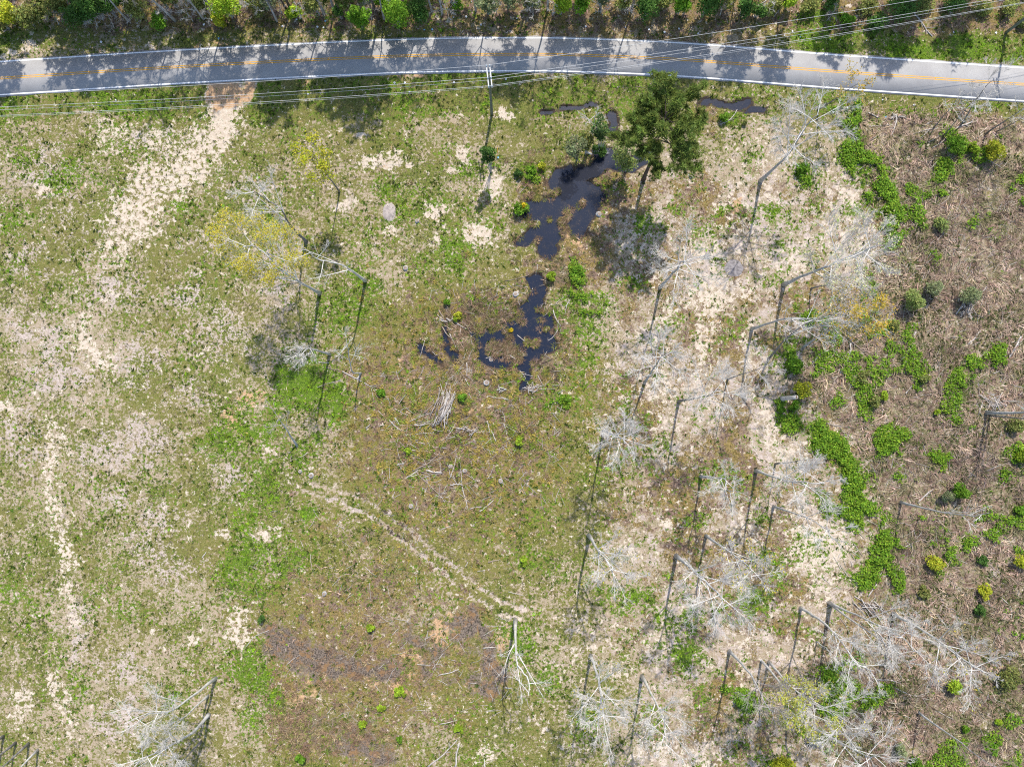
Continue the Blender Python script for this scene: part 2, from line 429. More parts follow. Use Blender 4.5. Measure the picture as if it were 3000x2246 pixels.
    brown = np.maximum(brown, 0.62 * (1 - sstep(150, 190, V)) * sstep(1150, 1320, U) * (1 - sstep(2150, 2320, U)))
    for a in [(2450, 115, 130, 45), (2640, 140, 150, 40), (2840, 140, 160, 45), (2980, 160, 90, 40), (2400, 60, 60, 40)]:
        B(green, *a, w=0.85)
    Pth(sand, [(-50, 172), (40, 165), (80, 160)], 18, 0.8); Pth(sand, [(300, 158), (480, 143)], 6, 0.6)
    Pth(orange, [(60, 168), (250, 158), (470, 142), (900, 122)], 6, 0.5)
    B(sand, 1370, 96, 40, 6, w=.6)
    Pth(orange, [(740, 240), (900, 232), (1080, 221), (1260, 216)], 6, 0.62)
    # litter and brown sedge round the pond and the debris field
    for a in [(1700, 720, 90, 120, 0, .72), (1780, 560, 90, 90, 0, .75), (1870, 590, 80, 60, 0, .6), (1560, 560, 60, 60, 0, .6), (1620, 800, 90, 60, 0, .8), (1480, 900, 170, 80, 0, .75), (1380, 980, 130, 110, 0, .8), (1500, 1040, 140, 90, 0, .75), (1640, 1000, 60, 90, 0, .6),
              (1560, 1160, 110, 70, 0, .66), (1250, 1040, 120, 80, 0, .55), (1200, 900, 100, 60, 0, .45), (1400, 1200, 120, 80, 0, .6), (1300, 1330, 180, 100, 0, .5), (1480, 1330, 120, 100, 0, .5), (1150, 1200, 90, 120, 0, .5), (1080, 1080, 70, 60, 0, .5), (1000, 1120, 50, 60, 0, .6),
              (1250, 1500, 120, 60, 0, .5), (1100, 1650, 150, 100, 0, .5), (950, 1560, 90, 60, 0, .5), (1000, 1950, 220, 110, 0, .6), (900, 2120, 120, 110, 0, .82), (1060, 2170, 120, 90, 0, .75), (850, 2000, 80, 110, 0, .7), (1270, 1950, 120, 120, 0, .6), (1300, 2100, 120, 60, 0, .5), (1370, 1820, 100, 50, 0, .7), (1200, 1850, 90, 60, 0, .55), (1440, 1980, 60, 110, 0, .7),
              (1450, 1770, 60, 30, 0, .4), (1100, 1430, 60, 40, 0, .45),
              (2150, 640, 70, 60, 0, .4), (2050, 560, 70, 60, 0, .45), (2000, 650, 60, 80, 0, .4), (2060, 340, 60, 60, 0, .55), (2330, 900, 60, 80, 0, .55), (2270, 1010, 60, 60, 0, .55), (2160, 1010, 40, 80, 0, .42), (2200, 900, 50, 50, 0, .4), (2140, 1260, 50, 120, 0, .55), (2080, 1330, 60, 60, 0, .45), (2180, 1400, 46, 120, 0, .55), (2000, 1350, 50, 90, 0, .4), (1880, 1230, 46, 90, 0, .45), (1820, 900, 60, 80, 0, .4),
              (1980, 1480, 60, 90, 0, .45), (2110, 1700, 60, 80, 0, .4), (2280, 1730, 70, 50, 0, .55), (2210, 1830, 70, 50, 0, .5), (2300, 1860, 60, 50, 0, .5), (2250, 1980, 60, 60, 0, .55), (2130, 2010, 50, 60, 0, .45), (1850, 1850, 60, 60, 0, .35), (1800, 1500, 60, 60, 0, .35)]:
        B(brown, a[0], a[1], a[2], a[3], a[4], a[5] * (1.25 if 1350 < a[0] < 1900 and a[1] < 1250 else 1.0))
    # rough brush land on the far right
    edge = 2560 + 0 * V
    edge = edge - 230 * np.exp(-((V - 1090) / 210) ** 2) - 160 * np.exp(-((V - 2150) / 190) ** 2) + 20
    br = sstep(-50, 50, U - edge) * sstep(300, 370, V)
    brush = np.maximum(brush, br)
    Pth(brush, [(2520, 350), (2580, 480), (2620, 620)], 60, 0.8)
    B(brush, 2560, 2030, 260, 170, w=0.9)
    brown = np.maximum(brown, 0.78 * brush)
    sand *= 1 - 0.9 * brush; pale *= 1 - 0.35 * brush; grass = grass * (1 - brush) + 0.35 * brush
    # sedge brush of the wet ground
    B(brush, 1480, 930, 190, 90, w=.62); B(brush, 1400, 1010, 150, 90, w=.66); B(brush, 1620, 800, 70, 50, w=.6); B(brush, 1600, 1070, 60, 40, w=.7); B(brush, 910, 2120, 110, 80, w=.5); B(brush, 1090, 1660, 120, 70, w=.35)
    # vines / brambles
    for p, w_, s_ in [([(2480, 330), (2500, 400), (2480, 450)], 40, .95), ([(2520, 420), (2560, 480), (2530, 490), (2490, 470)], 40, 1), ([(2575, 530), (2590, 590), (2615, 680)], 44, 1), ([(2540, 560), (2600, 560)], 30, .8), ([(2780, 420), (2760, 480), (2745, 540)], 36, 1), ([(2850, 450), (2910, 440)], 30, .7),
                      ([(2300, 1230), (2345, 1260), (2390, 1270)], 30, .8), ([(2400, 1310), (2470, 1360), (2500, 1430), (2540, 1480)], 48, 1), ([(2430, 1490), (2510, 1520)], 40, .9), ([(2600, 1270), (2640, 1260), (2580, 1310)], 36, 1), ([(2620, 1330), (2640, 1380)], 22, .8),
                      ([(2740, 1340), (2770, 1350)], 34, .9), ([(2790, 1110), (2860, 1080)], 46, 1), ([(2920, 1050), (2935, 1020)], 26, .9), ([(2590, 1560), (2620, 1590), (2570, 1620)], 40, 1), ([(2560, 1640), (2600, 1680), (2620, 1710)], 44, 1), ([(2530, 1680), (2550, 1700)], 30, .9), ([(2760, 1550), (2720, 1560)], 30, .7), ([(2780, 1610), (2840, 1590)], 36, .9), ([(2770, 1660), (2770, 1690)], 24, .7),
                      ([(2420, 1970), (2440, 2010), (2480, 1990)], 34, 1), ([(2430, 2060), (2540, 2040), (2580, 2020)], 40, .8), ([(2700, 560), (2740, 550)], 14, .4), ([(2380, 950), (2420, 960), (2440, 1000)], 30, .7), ([(2320, 1050), (2330, 1080)], 28, .9), ([(2290, 1195), (2320, 1190)], 18, .8), ([(2985, 1330), (2960, 1370)], 50, .7), ([(1500, 45), (1480, 20)], 1, 0),
                      ([(1680, 770), (1690, 810)], 24, .9), ([(1680, 860), (1740, 870), (1710, 910)], 24, .8), ([(1615, 1180), (1610, 1210), (1640, 1150)], 18, .9), ([(2290, 2200), (2260, 2240)], 40, .7), ([(2330, 2060), (2350, 2100)], 30, .5), ([(2160, 2040), (2190, 2060)], 24, .9), ([(2660, 2230), (2700, 2246)], 40, .8), ([(1550, 500), (1560, 510)], 18, .8), ([(1440, 500), (1430, 500)], 12, .7), ([(2350, 510), (2330, 500)], 20, .8)]:
        if s_: Pth(vine, p, w_, s_)
    # orange clay
    for a in [(2140, 580, 22, 26, 0, .9), (2120, 600, 30, 30, 0, .5), (690, 1230, 40, 64, -30, .9), (740, 1170, 60, 28, 0, .6), (960, 1090, 14, 30, 0, .5), (1850, 1295, 26, 22, 0, .6), (2090, 980, 20, 50, 0, .42), (1180, 480, 60, 20, 0, .35), (1690, 700, 20, 12, 0, .7), (1880, 1100, 26, 14, 0, .3), (2050, 1384, 12, 8, 0, .6), (2140, 1894, 12, 10, 0, .6),
              (1480, 1560, 20, 12, 0, .6), (1400, 1190, 30, 26, 0, .5), (2600, 2110, 60, 40, 0, .5), (900, 2030, 60, 60, 0, .4), (1290, 1850, 50, 60, 0, .62), (1130, 1990, 110, 40, 0, .55), (960, 2010, 60, 30, 0, .5), (1200, 1930, 60, 60, 0, .5), (1480, 1900, 30, 60, 0, .45), (1390, 2030, 40, 30, 0, .5), (1080, 1130, 40, 14, 0, .4), (1200, 1140, 60, 40, 0, .3), (1210, 1040, 40, 30, 0, .3)]:
        B(orange, a[0], a[1], a[2], a[3], a[4], a[5])
    # old burn scars
    for p, w_, s_ in [([(790, 1880), (860, 1920), (950, 1960), (1050, 1970), (1130, 1960)], 38, .72), ([(1330, 1830), (1400, 1860), (1420, 1880)], 34, .7), ([(1385, 1800), (1400, 1830)], 20, .95), ([(1445, 1930), (1450, 1970), (1470, 1990)], 26, .95), ([(1400, 2000), (1440, 2040)], 30, .6), ([(1200, 1850), (1270, 1880), (1250, 1960)], 34, .5), ([(1030, 2160), (1110, 2220)], 60, .55), ([(780, 2010), (790, 2000)], 20, .5), ([(1330, 1990), (1320, 1970)], 20, .4), ([(860, 1830), (880, 1840)], 16, .6), ([(1080, 1560), (1100, 1545)], 16, .5)]:
        Pth(char, p, w_ * 1.1, s_ * 1.3)
    B(char, 2150, 787, 38, 34, w=.62, crisp=True); B(char, 1142, 621, 20, 28, w=.30, crisp=True); B(char, 660, 1170, 24, 14, w=.5); B(char, 2390, 820, 30, 30, w=.3)
    # wet mud and water
    for p, w_ in POND_PATHS:
        Pth(pond, p, w_ * (1.32 if w_ > 9.5 else 0.95), 1.0, crisp=True)
        Pth(wet, p, w_ * 1.7 + 5, 0.95, crisp=True)
    for (x, y, r) in POND_ISLES:
        d = np.hypot(c.U0 + c.W1[0] - x, c.V0 + c.W1[1] - y) / r
        pond *= sstep(0.6, 1.1, d); wet *= sstep(0.3, 1.3, d)
    B(wet, 1400, 900, 70, 40, w=.62); B(wet, 1440, 1000, 90, 50, w=.5); B(wet, 1800, 540, 60, 40, w=.5); B(wet, 1600, 1100, 40, 50, w=.6); B(wet, 2010, 490, 30, 24, w=.5); B(wet, 1545, 1250, 10, 40, w=.6); B(wet, 1490, 1210, 20, 30, w=.5); B(wet, 1450, 1240, 10, 30, w=.6)
    B(wet, 1270, 1080, 20, 30, w=.5); B(wet, 1300, 1250, 30, 20, w=.4); B(wet, 1720, 420, 70, 50, w=.4)
    # rutted track
    trk = [(820, 1395), (900, 1425), (1000, 1455), (1100, 1500), (1200, 1575), (1300, 1660), (1400, 1740), (1480, 1785), (1540, 1800)]
    for off in (-16, 16):
        pp = [(x + off * 0.55, y - off * 0.8) for x, y in trk]
        Pth(pale, pp, 7, 0.5, crisp=True)
        Pth(sand, pp[5:], 5, 0.5, crisp=True)
        Pth(wet, pp[3:5], 7, 0.62, crisp=True); Pth(wet, pp[4:8], 6, 0.34, crisp=True)
    rut = Z()
    for off in (-17, 17): Pth(rut, [(x + off * 0.6, y - off * 0.8) for x, y in trk[1:]], 6.5, 1.0, crisp=True)
    trackzone = Z(); Pth(trackzone, trk, 26, 1.0, crisp=True)
    green *= 1 - 0.7 * trackzone; brown *= 1 - 0.6 * trackzone
    # dirt apron where the drive meets the road
    apron = Z()
    Pth(apron, [(612, 250), (612, 292)], 12, 1.0, crisp=True); Pth(apron, [(670, 250), (675, 290)], 44, 1.0, crisp=True); Pth(apron, [(735, 244), (722, 280)], 18, 1.0, crisp=True); Pth(apron, [(640, 250), (640, 290)], 34, 1.0, crisp=True)
    green *= 1 - apron; grass *= 1 - apron; brown *= 1 - apron; orange = np.maximum(orange, 0.95 * apron); sand = np.maximum(sand, 0.6 * apron); pale *= 1 - apron
    green *= 1 - 0.7 * sand * (sand > 0.6)
    green = np.maximum(green, 0.5 * vine)
    mid = np.exp(-((U - 1330) / 330) ** 2 - ((V - 1250) / 330) ** 2)
    brown = np.maximum(brown, 0.95 * mid); pale *= 1 - 0.9 * mid; grass = grass + 0.3 * mid; B(brown, 1470, 990, 190, 150, w=1.05); B(wet, 1460, 985, 170, 115, w=.46); sand *= 1 - 0.85 * np.clip(mid * 1.3, 0, 1); wet = np.maximum(wet, 0.58 * mid * sstep(0.50, 0.62, fbm(X, Y, 0.22, 7, 3)))
    low = np.exp(-((U - 1050) / 330) ** 2 - ((V - 1900) / 330) ** 2)
    brown = np.maximum(brown, 0.72 * low); pale *= 1 - 0.7 * low; sand *= 1 - 0.6 * low; grass = grass + 0.15 * low
    # uneven growth at 2 to 15 m
    w1, w2, w3, w4 = [(fbm(X, Y, sc0, sd, 3) - 0.5) * 2 for sc0, sd in ((0.11, 2), (0.14, 6), (0.32, 9), (0.28, 4))]
    meadow = 1 - np.clip(brush + apron, 0, 1)
    grass = grass + meadow * (0.10 + 0.05 * (1 - right) + 0.40 * w1 + 0.22 * w3) * (1 - apron)
    green = green * (1 + 0.5 * w4) + meadow * np.clip(0.10 + 0.34 * w2 + 0.16 * w3, 0, 0.4) * (sand < 0.55) * (1 - 0.5 * right)
    litter = right * sstep(430, 560, V) * (1 - brush)
    brown = brown * (1 + 0.4 * w3) + litter * np.clip(0.42 + 0.5 * w4 + 0.3 * w1, 0, 0.85)
    green = green + litter * np.clip(0.08 + 0.6 * w3, 0, 0.42)
    sand = sand * (1 + 0.45 * w3) 
    brown = brown + brush * 0.25 * w3
    vine = np.maximum(vine, brush * 0.62 * sstep(0.10, 0.34, w2 + 0.5 * w4) * (U > 2300))
    tz = np.clip(trackzone, 0, 1)
    brown = brown * (1 - 0.6 * tz); green = green * (1 - 0.8 * rut); grass = grass * (1 - 0.5 * rut); sand = np.maximum(sand, 0.24 * rut * sstep(1250, 1450, c.U0)); pale = np.maximum(pale, 0.6 * rut * sstep(850, 1000, c.U0))
    grass, green, brown = [np.clip(q, 0, 1.2) * (1 - apron) for q in (grass, green, brown)]
    return dict(sand=sand, grass=grass, green=green, brown=brown, orange=orange, char=char, wet=wet, pale=pale, brush=brush, vine=vine, pond=pond, rut=rut, apron=apron, U=c.U0, V=c.V0)

def road_dist(X, Y):
    """signed: metres outside the road's edge (negative on the road)"""
    U, V = to_px(X, Y)
    vt = np.interp(U, [p[0] for p in ROAD_TOP], [p[1] for p in ROAD_TOP])
    vb = np.interp(U, [p[0] for p in ROAD_BOT], [p[1] for p in ROAD_BOT])
    return np.maximum(vt - V, V - vb) * MPP

WATER_Z = -0.22

def height(X, Y, f=None):
    X, Y = np.asarray(X, float), np.asarray(Y, float)
    if f is None: f = fields(X, Y)
    h = 0.34 * (fbm(X, Y, 0.05, 2, 2) - 0.45) + 0.10 * (fbm(X, Y, 0.5, 9, 2) - 0.5) + 0.045 * (vnoise(X, Y, 1.7, 6) - 0.5)
    h = h + f['brush'] * (0.75 * (fbm(X, Y, 0.33, 3, 3) - 0.32)) + 0.25 * f['vine']
    h = h + 0.03 * f['green']
    h = np.maximum(h, -0.06) + 0.0
    wetness = sstep(0.05, 0.9, f['wet'])
    h = h * (1 - 0.7 * wetness) - 0.08 * wetness
    h = h - 0.55 * f['pond'] - 0.10 * f['rut']
    rd = road_dist(X, Y)
    flat = 1 - sstep(0.6, 3.5, rd)
    h = h * (1 - flat) + (-0.02) * flat
    ditch = np.exp(-((rd - 4.0) / 1.3) ** 2) * 0.10
    far = sstep(95, 140, np.maximum(np.abs(X), np.abs(Y)))
    h = (h - ditch) * (1 - far)
    return h

def gz(x, y):
    return float(height(np.array([x]), np.array([y]))[0])

# ------------------------------------------------------------------ ground sheet
def axis(lo, hi, step, reach):
    core = np.arange(lo, hi + 1e-6, step)
    out_, s, p = [], step, hi
    while p < reach:
        s *= 1.22; p += s; out_.append(p)
    neg, s, p = [], step, lo
    while p > -reach:
        s *= 1.22; p -= s; neg.append(p)
    return np.array(neg[::-1] + list(core) + out_)

gx, gy = axis(-90, 90, 0.4, 4000), axis(-66, 72, 0.4, 4000)
GX, GY = np.meshgrid(gx, gy)
GF = fields(GX, GY)
GH = height(GX, GY, GF)
GV = np.stack([GX, GY, GH], -1).reshape(-1, 3)
ny, nx = GX.shape
ii = (np.arange(ny - 1)[:, None] * nx + np.arange(nx - 1)[None]).ravel()
GFc = np.stack([ii, ii + 1, ii + nx + 1, ii + nx], 1)

def ground_material():
    n = NT('ground')
    a = n.attr('cover_a'); b = n.attr('cover_b'); c = n.attr('cover_c')
    sa = n.sep(a.outputs['Color']); sb = n.sep(b.outputs['Color']); sc_ = n.sep(c.outputs['Color'])
    sand, grass, green = sa[0], sa[1], sa[2]
    brown, orange, char = sb[0], sb[1], sb[2]
    wet, pale, brush = sc_[0], sc_[1], sc_[2]
    def shifted(dx, dy):
        v = n.n.new('ShaderNodeVectorMath'); v.operation = 'ADD'
        n.t.links.new(n.pos, v.inputs[0]); v.inputs[1].default_value = (dx, dy, 0); return v.outputs[0]
    n1 = n.noise(0.10, 5, 0.65)          # 10 m drifts
    n2 = n.noise(1.4, 6, 0.72, vec=shifted(40, 11), dist=0.3)
    n3 = n.noise(4.0, 5, 0.75)           # tufts
    n4 = n.noise(11.0, 3, 0.7)
    rag = [n.noise(sc0, 6, 0.76, vec=shifted(71.3 * i, 37.7 * i), dist=0.25) for i, sc0 in enumerate((0.55, 0.7, 0.6, 0.8, 0.5, 0.9, 0.65))]
    def mask(w, noise, amp, lo=0.42, hi=0.58):
        k = n.math('MULTIPLY', n.math('SUBTRACT', noise, 0.5), amp)
        return n.ramp01(n.math('ADD', w, k), lo, hi)
    clump = n.noise(2.3, 4, 0.7, vec=shifted(13, 91), dist=0.2)
    # soil / thatch below everything
    base = n.mix(n.ramp01(n4, 0.38, 0.62), (0.30, 0.225, 0.145), (0.45, 0.36, 0.265))
    base = n.mix(n.ramp01(rag[6], 0.46, 0.60), base, n.mix(n.ramp01(n3, 0.4, 0.6), (0.22, 0.185, 0.095), (0.36, 0.30, 0.19)))
    palec = n.mix(n.ramp01(n3, 0.38, 0.62), (0.36, 0.285, 0.24), (0.53, 0.44, 0.38))
    base = n.mix(mask(pale, rag[0], 3.6, 0.3, 0.62), base, palec)
    # thin olive grass in clumps
    gcol = n.mix(n.ramp01(n4, 0.38, 0.62), (0.09, 0.093, 0.020), (0.25, 0.22, 0.075))
    gcol = n.mix(n.ramp01(n1, 0.42, 0.60), gcol, n.mix(n.ramp01(n3, 0.4, 0.6), (0.06, 0.085, 0.015), (0.20, 0.20, 0.05)))
    gcol = n.mix(n.math('MULTIPLY', brown, 0.75), gcol, n.mix(n.ramp01(n3, 0.4, 0.6), (0.12, 0.095, 0.016), (0.28, 0.21, 0.045)))
    gw = n.math('SUBTRACT', grass, n.math('MULTIPLY', pale, 0.22))
    base = n.mix(mask(gw, n.math('ADD', n.math('MULTIPLY', rag[1], 0.45), n.math('MULTIPLY', clump, 0.55)), 5.0, 0.40, 0.62), base, gcol)
    # leaf litter
    bcol = n.mix(n.ramp01(clump, 0.38, 0.6), (0.07, 0.043, 0.031), (0.255, 0.17, 0.125))
    bcol = n.mix(n.math('MULTIPLY', brush, n.ramp01(rag[3], 0.46, 0.58)), bcol, n.mix(n.ramp01(n3, 0.4, 0.6), (0.07, 0.075, 0.026), (0.19, 0.175, 0.08)))
    bcol = n.mix(n.math('MULTIPLY', brush, n.ramp01(rag[5], 0.50, 0.62)), bcol, (0.33, 0.25, 0.18))
    bcol = n.mix(n.math('MULTIPLY', n.math('SUBTRACT', 1.0, brush), n.ramp01(rag[0], 0.42, 0.56)), bcol, n.mix(n.ramp01(n3, 0.4, 0.6), (0.10, 0.075, 0.018), (0.29, 0.205, 0.07)))
    bcol = n.mix(n.ramp01(n4, 0.56, 0.68), bcol, (0.36, 0.27, 0.20))
    base = n.mix(mask(brown, n.math('ADD', n.math('MULTIPLY', rag[2], 0.6), n.math('MULTIPLY', n2, 0.4)), 4.2, 0.30, 0.66), base, bcol)
    # bare sand
    scol = n.mix(n.ramp01(n2, 0.38, 0.62), (0.50, 0.40, 0.30), (0.66, 0.565, 0.455))
    scol = n.mix(n.ramp01(n4, 0.38, 0.62), n.mix(0.6, scol, (0.45, 0.36, 0.27)), scol)
    base = n.mix(mask(sand, n.math('ADD', n.math('MULTIPLY', rag[3], 0.5), n.math('MULTIPLY', n2, 0.5)), 6.5, 0.42, 0.66), base, scol)
    ocol = n.mix(n.ramp01(n3, 0.3, 0.7), (0.40, 0.235, 0.125), (0.60, 0.40, 0.235))
    base = n.mix(mask(orange, rag[4], 3.0, 0.36, 0.70), base, ocol)
    # weeds
    grc = n.mix(n.ramp01(n3, 0.36, 0.64), (0.04, 0.075, 0.010), (0.16, 0.25, 0.022))
    base = n.mix(mask(green, n.math('ADD', n.math('MULTIPLY', rag[5], 0.5), n.math('MULTIPLY', clump, 0.5)), 6.0, 0.42, 0.62), base, grc)
    # burn scars: char, grey ash
    chc = n.mix(n.ramp01(n3, 0.38, 0.60), (0.035, 0.028, 0.023), (0.225, 0.175, 0.135))
    chc = n.mix(n.ramp01(rag[2], 0.50, 0.60), chc, n.mix(n3, (0.16, 0.09, 0.04), (0.30, 0.18, 0.09)))
    base = n.mix(mask(char, n.math('MULTIPLY', n.math('ADD', rag[6], n3), 0.5), 4.0, 0.38, 0.62), base, chc)
    wcol = n.mix(n3, (0.022, 0.017, 0.014), (0.08, 0.055, 0.04))
    wm = mask(wet, n2, 2.4, 0.40, 0.75)
    base = n.mix(wm, base, wcol)
    hgt = n.math('ADD', n.math('MULTIPLY', n3, 0.7), n.math('MULTIPLY', n4, 0.4))
    n.bump(hgt, 0.9, 0.16)
    rough = n.math('SUBTRACT', 0.95, n.math('MULTIPLY', wm, 0.5))
    return n.out(base, rough, 0.15)

M['ground'] = ground_material()
gme = mesh_np('ground', GV, GFc, 4, M['ground'], smooth=True)
for nm_, keys in (('cover_a', ('sand', 'grass', 'green')), ('cover_b', ('brown', 'orange', 'char')), ('cover_c', ('wet', 'pale', 'brush'))):
    at_ = gme.color_attributes.new(nm_, 'FLOAT_COLOR', 'POINT')
    arr = np.ones((len(GV), 4), np.float32)
    for i_, k_ in enumerate(keys): arr[:, i_] = np.clip(GF[k_], 0, 1.2).ravel()
    at_.data.foreach_set('color', arr.ravel())
tag(link('ground', gme), 'cleared field of thin grass, sandy soil and leaf litter', 'ground', kind='structure')

def sample(field, x, y):
    """bilinear lookup of a ground grid at points inside the fine area"""
    fx = np.interp(x, gx, np.arange(nx)); fy = np.interp(y, gy, np.arange(ny))
    xi = np.clip(fx.astype(int), 0, nx - 2); yi = np.clip(fy.astype(int), 0, ny - 2)
    a, b = fx - xi, fy - yi
    return (field[yi, xi] * (1 - a) + field[yi, xi + 1] * a) * (1 - b) + (field[yi + 1, xi] * (1 - a) + field[yi + 1, xi + 1] * a) * b

def gzf(x, y): return float(sample(GH, np.array([x]), np.array([y]))[0])

def gp(u, v, dz=0.0):
    p = at(u, v); p[2] = gzf(p[0], p[1]) + dz
    return p

# ------------------------------------------------------------------ water
def water_material():
    n = NT('water')
    f = n.ramp01(n.noise(0.9, 5, 0.7), 0.45, 0.75)
    s = n.ramp01(n.math('ADD', n.noise(6.0, 4, 0.75), n.math('MULTIPLY', f, 0.10)), 0.60, 0.70)
    col = n.mix(f, (0.008, 0.013, 0.028), (0.020, 0.020, 0.026))
    col = n.mix(n.math('MULTIPLY', s, 0.6), col, (0.13, 0.095, 0.07))
    n.bump(n.noise(3.0, 3), 0.25, 0.02)
    m = n.out(col, 0.12, 0.5)
    return m
M['water'] = water_material()

def water_sheet(name, u0, v0, u1, v1, label):
    a, b = at(u0, v1), at(u1, v0)
    xs, ys = np.arange(a[0], b[0] + .5, 0.8), np.arange(a[1], b[1] + .5, 0.8)
    X, Y = np.meshgrid(xs, ys)
    # keep only cells that touch water, so the sheet ends under its banks
    hh = sample(GH, X.ravel(), Y.ravel()).reshape(X.shape)
    n1, n0 = X.shape
    V = np.stack([X, Y, np.full(X.shape, WATER_Z)], -1).reshape(-1, 3)
    F = []
    for j in range(n1 - 1):
        for i in range(n0 - 1):
            j0, j1, i0, i1 = max(j - 1, 0), j + 3, max(i - 1, 0), i + 3
            if hh[j0:j1, i0:i1].min() < WATER_Z:
                k = j * n0 + i
                F.append((k, k + 1, k + n0 + 1, k + n0))
    me = mesh_np(name, V, np.array(F), 4, M['water'])
    # drop loose vertices
    import bmesh
    bm = bmesh.new(); bm.from_mesh(me)
    bmesh.ops.delete(bm, geom=[v for v in bm.verts if not v.link_faces], context='VERTS')
    bm.to_mesh(me); bm.free()
    return tag(link(name, me), label, 'water', kind='structure')

water_sheet('pond_water', 1500, 290, 1930, 770, 'dark open water of the pool beside the tall green pine')
water_sheet('pond_water', 1200, 780, 1660, 1180, 'dark shallow pool with brown sedge in the middle of the field')
water_sheet('ditch_water', 2020, 270, 2270, 350, 'pale shallow water in the roadside ditch right of the pine')

# ------------------------------------------------------------------ road
def catmull(pts, n=12):
    P = np.asarray(pts, float)
    P = np.concatenate([[2 * P[0] - P[1]], P, [2 * P[-1] - P[-2]]])
    out_ = []
    for i in range(1, len(P) - 2):
        for t in np.arange(n) / n:
            a, b, c, d = P[i - 1], P[i], P[i + 1], P[i + 2]
            out_.append(0.5 * (2 * b + (c - a) * t + (2 * a - 5 * b + 4 * c - d) * t * t + (3 * b - a - 3 * c + d) * t ** 3))
    out_.append(P[-2])
    return np.array(out_)

road_us = [-400, 0, 500, 1000, 1272, 1498, 1680, 2000, 2453, 3000, 3400]
ctr_px = [(u, 0.5 * (np.interp(u, *zip(*ROAD_TOP)) + np.interp(u, *zip(*ROAD_BOT)))) for u in road_us]
ctr = [at(u, v)[:2] for u, v in ctr_px]
d0 = (ctr[0] - ctr[1]) / np.linalg.norm(ctr[0] - ctr[1]); d1 = (ctr[-1] - ctr[-2]) / np.linalg.norm(ctr[-1] - ctr[-2])
ctr = [ctr[0] + d0 * 600, ctr[0] + d0 * 120] + ctr + [ctr[-1] + d1 * 120, ctr[-1] + d1 * 600]
CL = catmull(ctr, 14)
CT_ = np.gradient(CL, axis=0); CT_ /= np.linalg.norm(CT_, axis=1, keepdims=True)
CN = np.stack([-CT_[:, 1], CT_[:, 0]], 1)
HALF = 0.5 * np.linalg.norm(at(1498, 112)[:2] - at(1498, 208.5)[:2])
ROAD_Z = 0.05

def asphalt():
    n = NT('asphalt')
    f = n.ramp01(n.noise(0.25, 4, 0.6), 0.35, 0.65)
    g = n.noise(9.0, 3, 0.7)
    col = n.mix(f, (0.31, 0.30, 0.295), (0.37, 0.36, 0.35))
    col = n.mix(n.ramp01(g, 0.35, 0.65), col, n.mix(0.5, col, (0.27, 0.26, 0.255)))
    n.bump(n.noise(30.0, 2), 0.4, 0.01)
    return n.out(col, 0.9, 0.2)
M['asphalt'] = asphalt()
M['paint_white'] = mat_vary('paint_white', (0.88, 0.88, 0.88), (0.74, 0.74, 0.74), 3.0, rough=0.6)
M['paint_yellow'] = mat_vary('paint_yellow', (0.72, 0.37, 0.04), (0.60, 0.31, 0.04), 3.0, rough=0.6)
M['stud'] = mat_vary('stud', (0.75, 0.35, 0.05), (0.65, 0.28, 0.04), 3.0, rough=0.4)

def strip(o0, o1, z, wob=0.0):
    n_ = len(CL)
    w0 = (vnoise(CL[:, 0], CL[:, 1], 1.3, 3) - 0.5) * wob; w1 = (vnoise(CL[:, 0], CL[:, 1], 1.3, 7) - 0.5) * wob
    A = np.column_stack([CL + CN * (o0 + w0)[:, None], np.full(n_, z)]); B_ = np.column_stack([CL + CN * (o1 + w1)[:, None], np.full(n_, z)])
    V = np.concatenate([A, B_]); i = np.arange(n_ - 1)
    return V, np.stack([i, i + 1, i + 1 + n_, i + n_], 1)
EDGE = HALF + 0.30
V1, F1 = strip(-EDGE, EDGE, ROAD_Z, 0.25)
n_ = len(CL)
sk = V1.copy(); sk[:, 2] = -0.12
V = np.concatenate([V1, sk]); i = np.arange(n_ - 1)
F = np.concatenate([F1, np.stack([i + 2 * n_, i + 1 + 2 * n_, i + 1, i], 1), np.stack([i + n_, i + 1 + n_, i + 1 + 3 * n_, i + 3 * n_], 1)])
road = tag(link('road', mesh_np('road', V, F, 4, M['asphalt'])), 'two lane grey asphalt road curving across the top', 'road', kind='structure')
for nm_, a, b, m in (('edge_line', HALF - .10, HALF + .10, 'paint_white'), ('edge_line', -HALF - .10, -HALF + .10, 'paint_white'), ('centre_line', .085, .215, 'paint_yellow'), ('centre_line', -.215, -.085, 'paint_yellow')):
    V, F = strip(a, b, ROAD_Z + 0.005)
    link(nm_, mesh_np(nm_, V, F, 4, M[m]), road)
sv, sf = [], []
box(sv, sf, 0, 0, 0.012, 0.14, 0.14, 0.024)
stud_me = mesh_py('road_stud', sv, sf, M['stud'], smooth=False)
clU, clV = to_px(CL[:, 0], CL[:, 1])
for u in (36, 262, 497, 733, 962, 1190, 1412, 1633, 1860, 2085, 2315, 2518, 2740, 2960):
    k = int(np.argmin(np.abs(clU - u)))
    j = k + 1 if clU[k] < u else k - 1
    t = (u - clU[k]) / (clU[j] - clU[k])
    p = CL[k] * (1 - t) + CL[j] * t
    o = link('road_stud', stud_me, road, (p[0], p[1], ROAD_Z + 0.004))
    o.rotation_euler = (0, 0, math.atan2(CT_[k, 1], CT_[k, 0]))

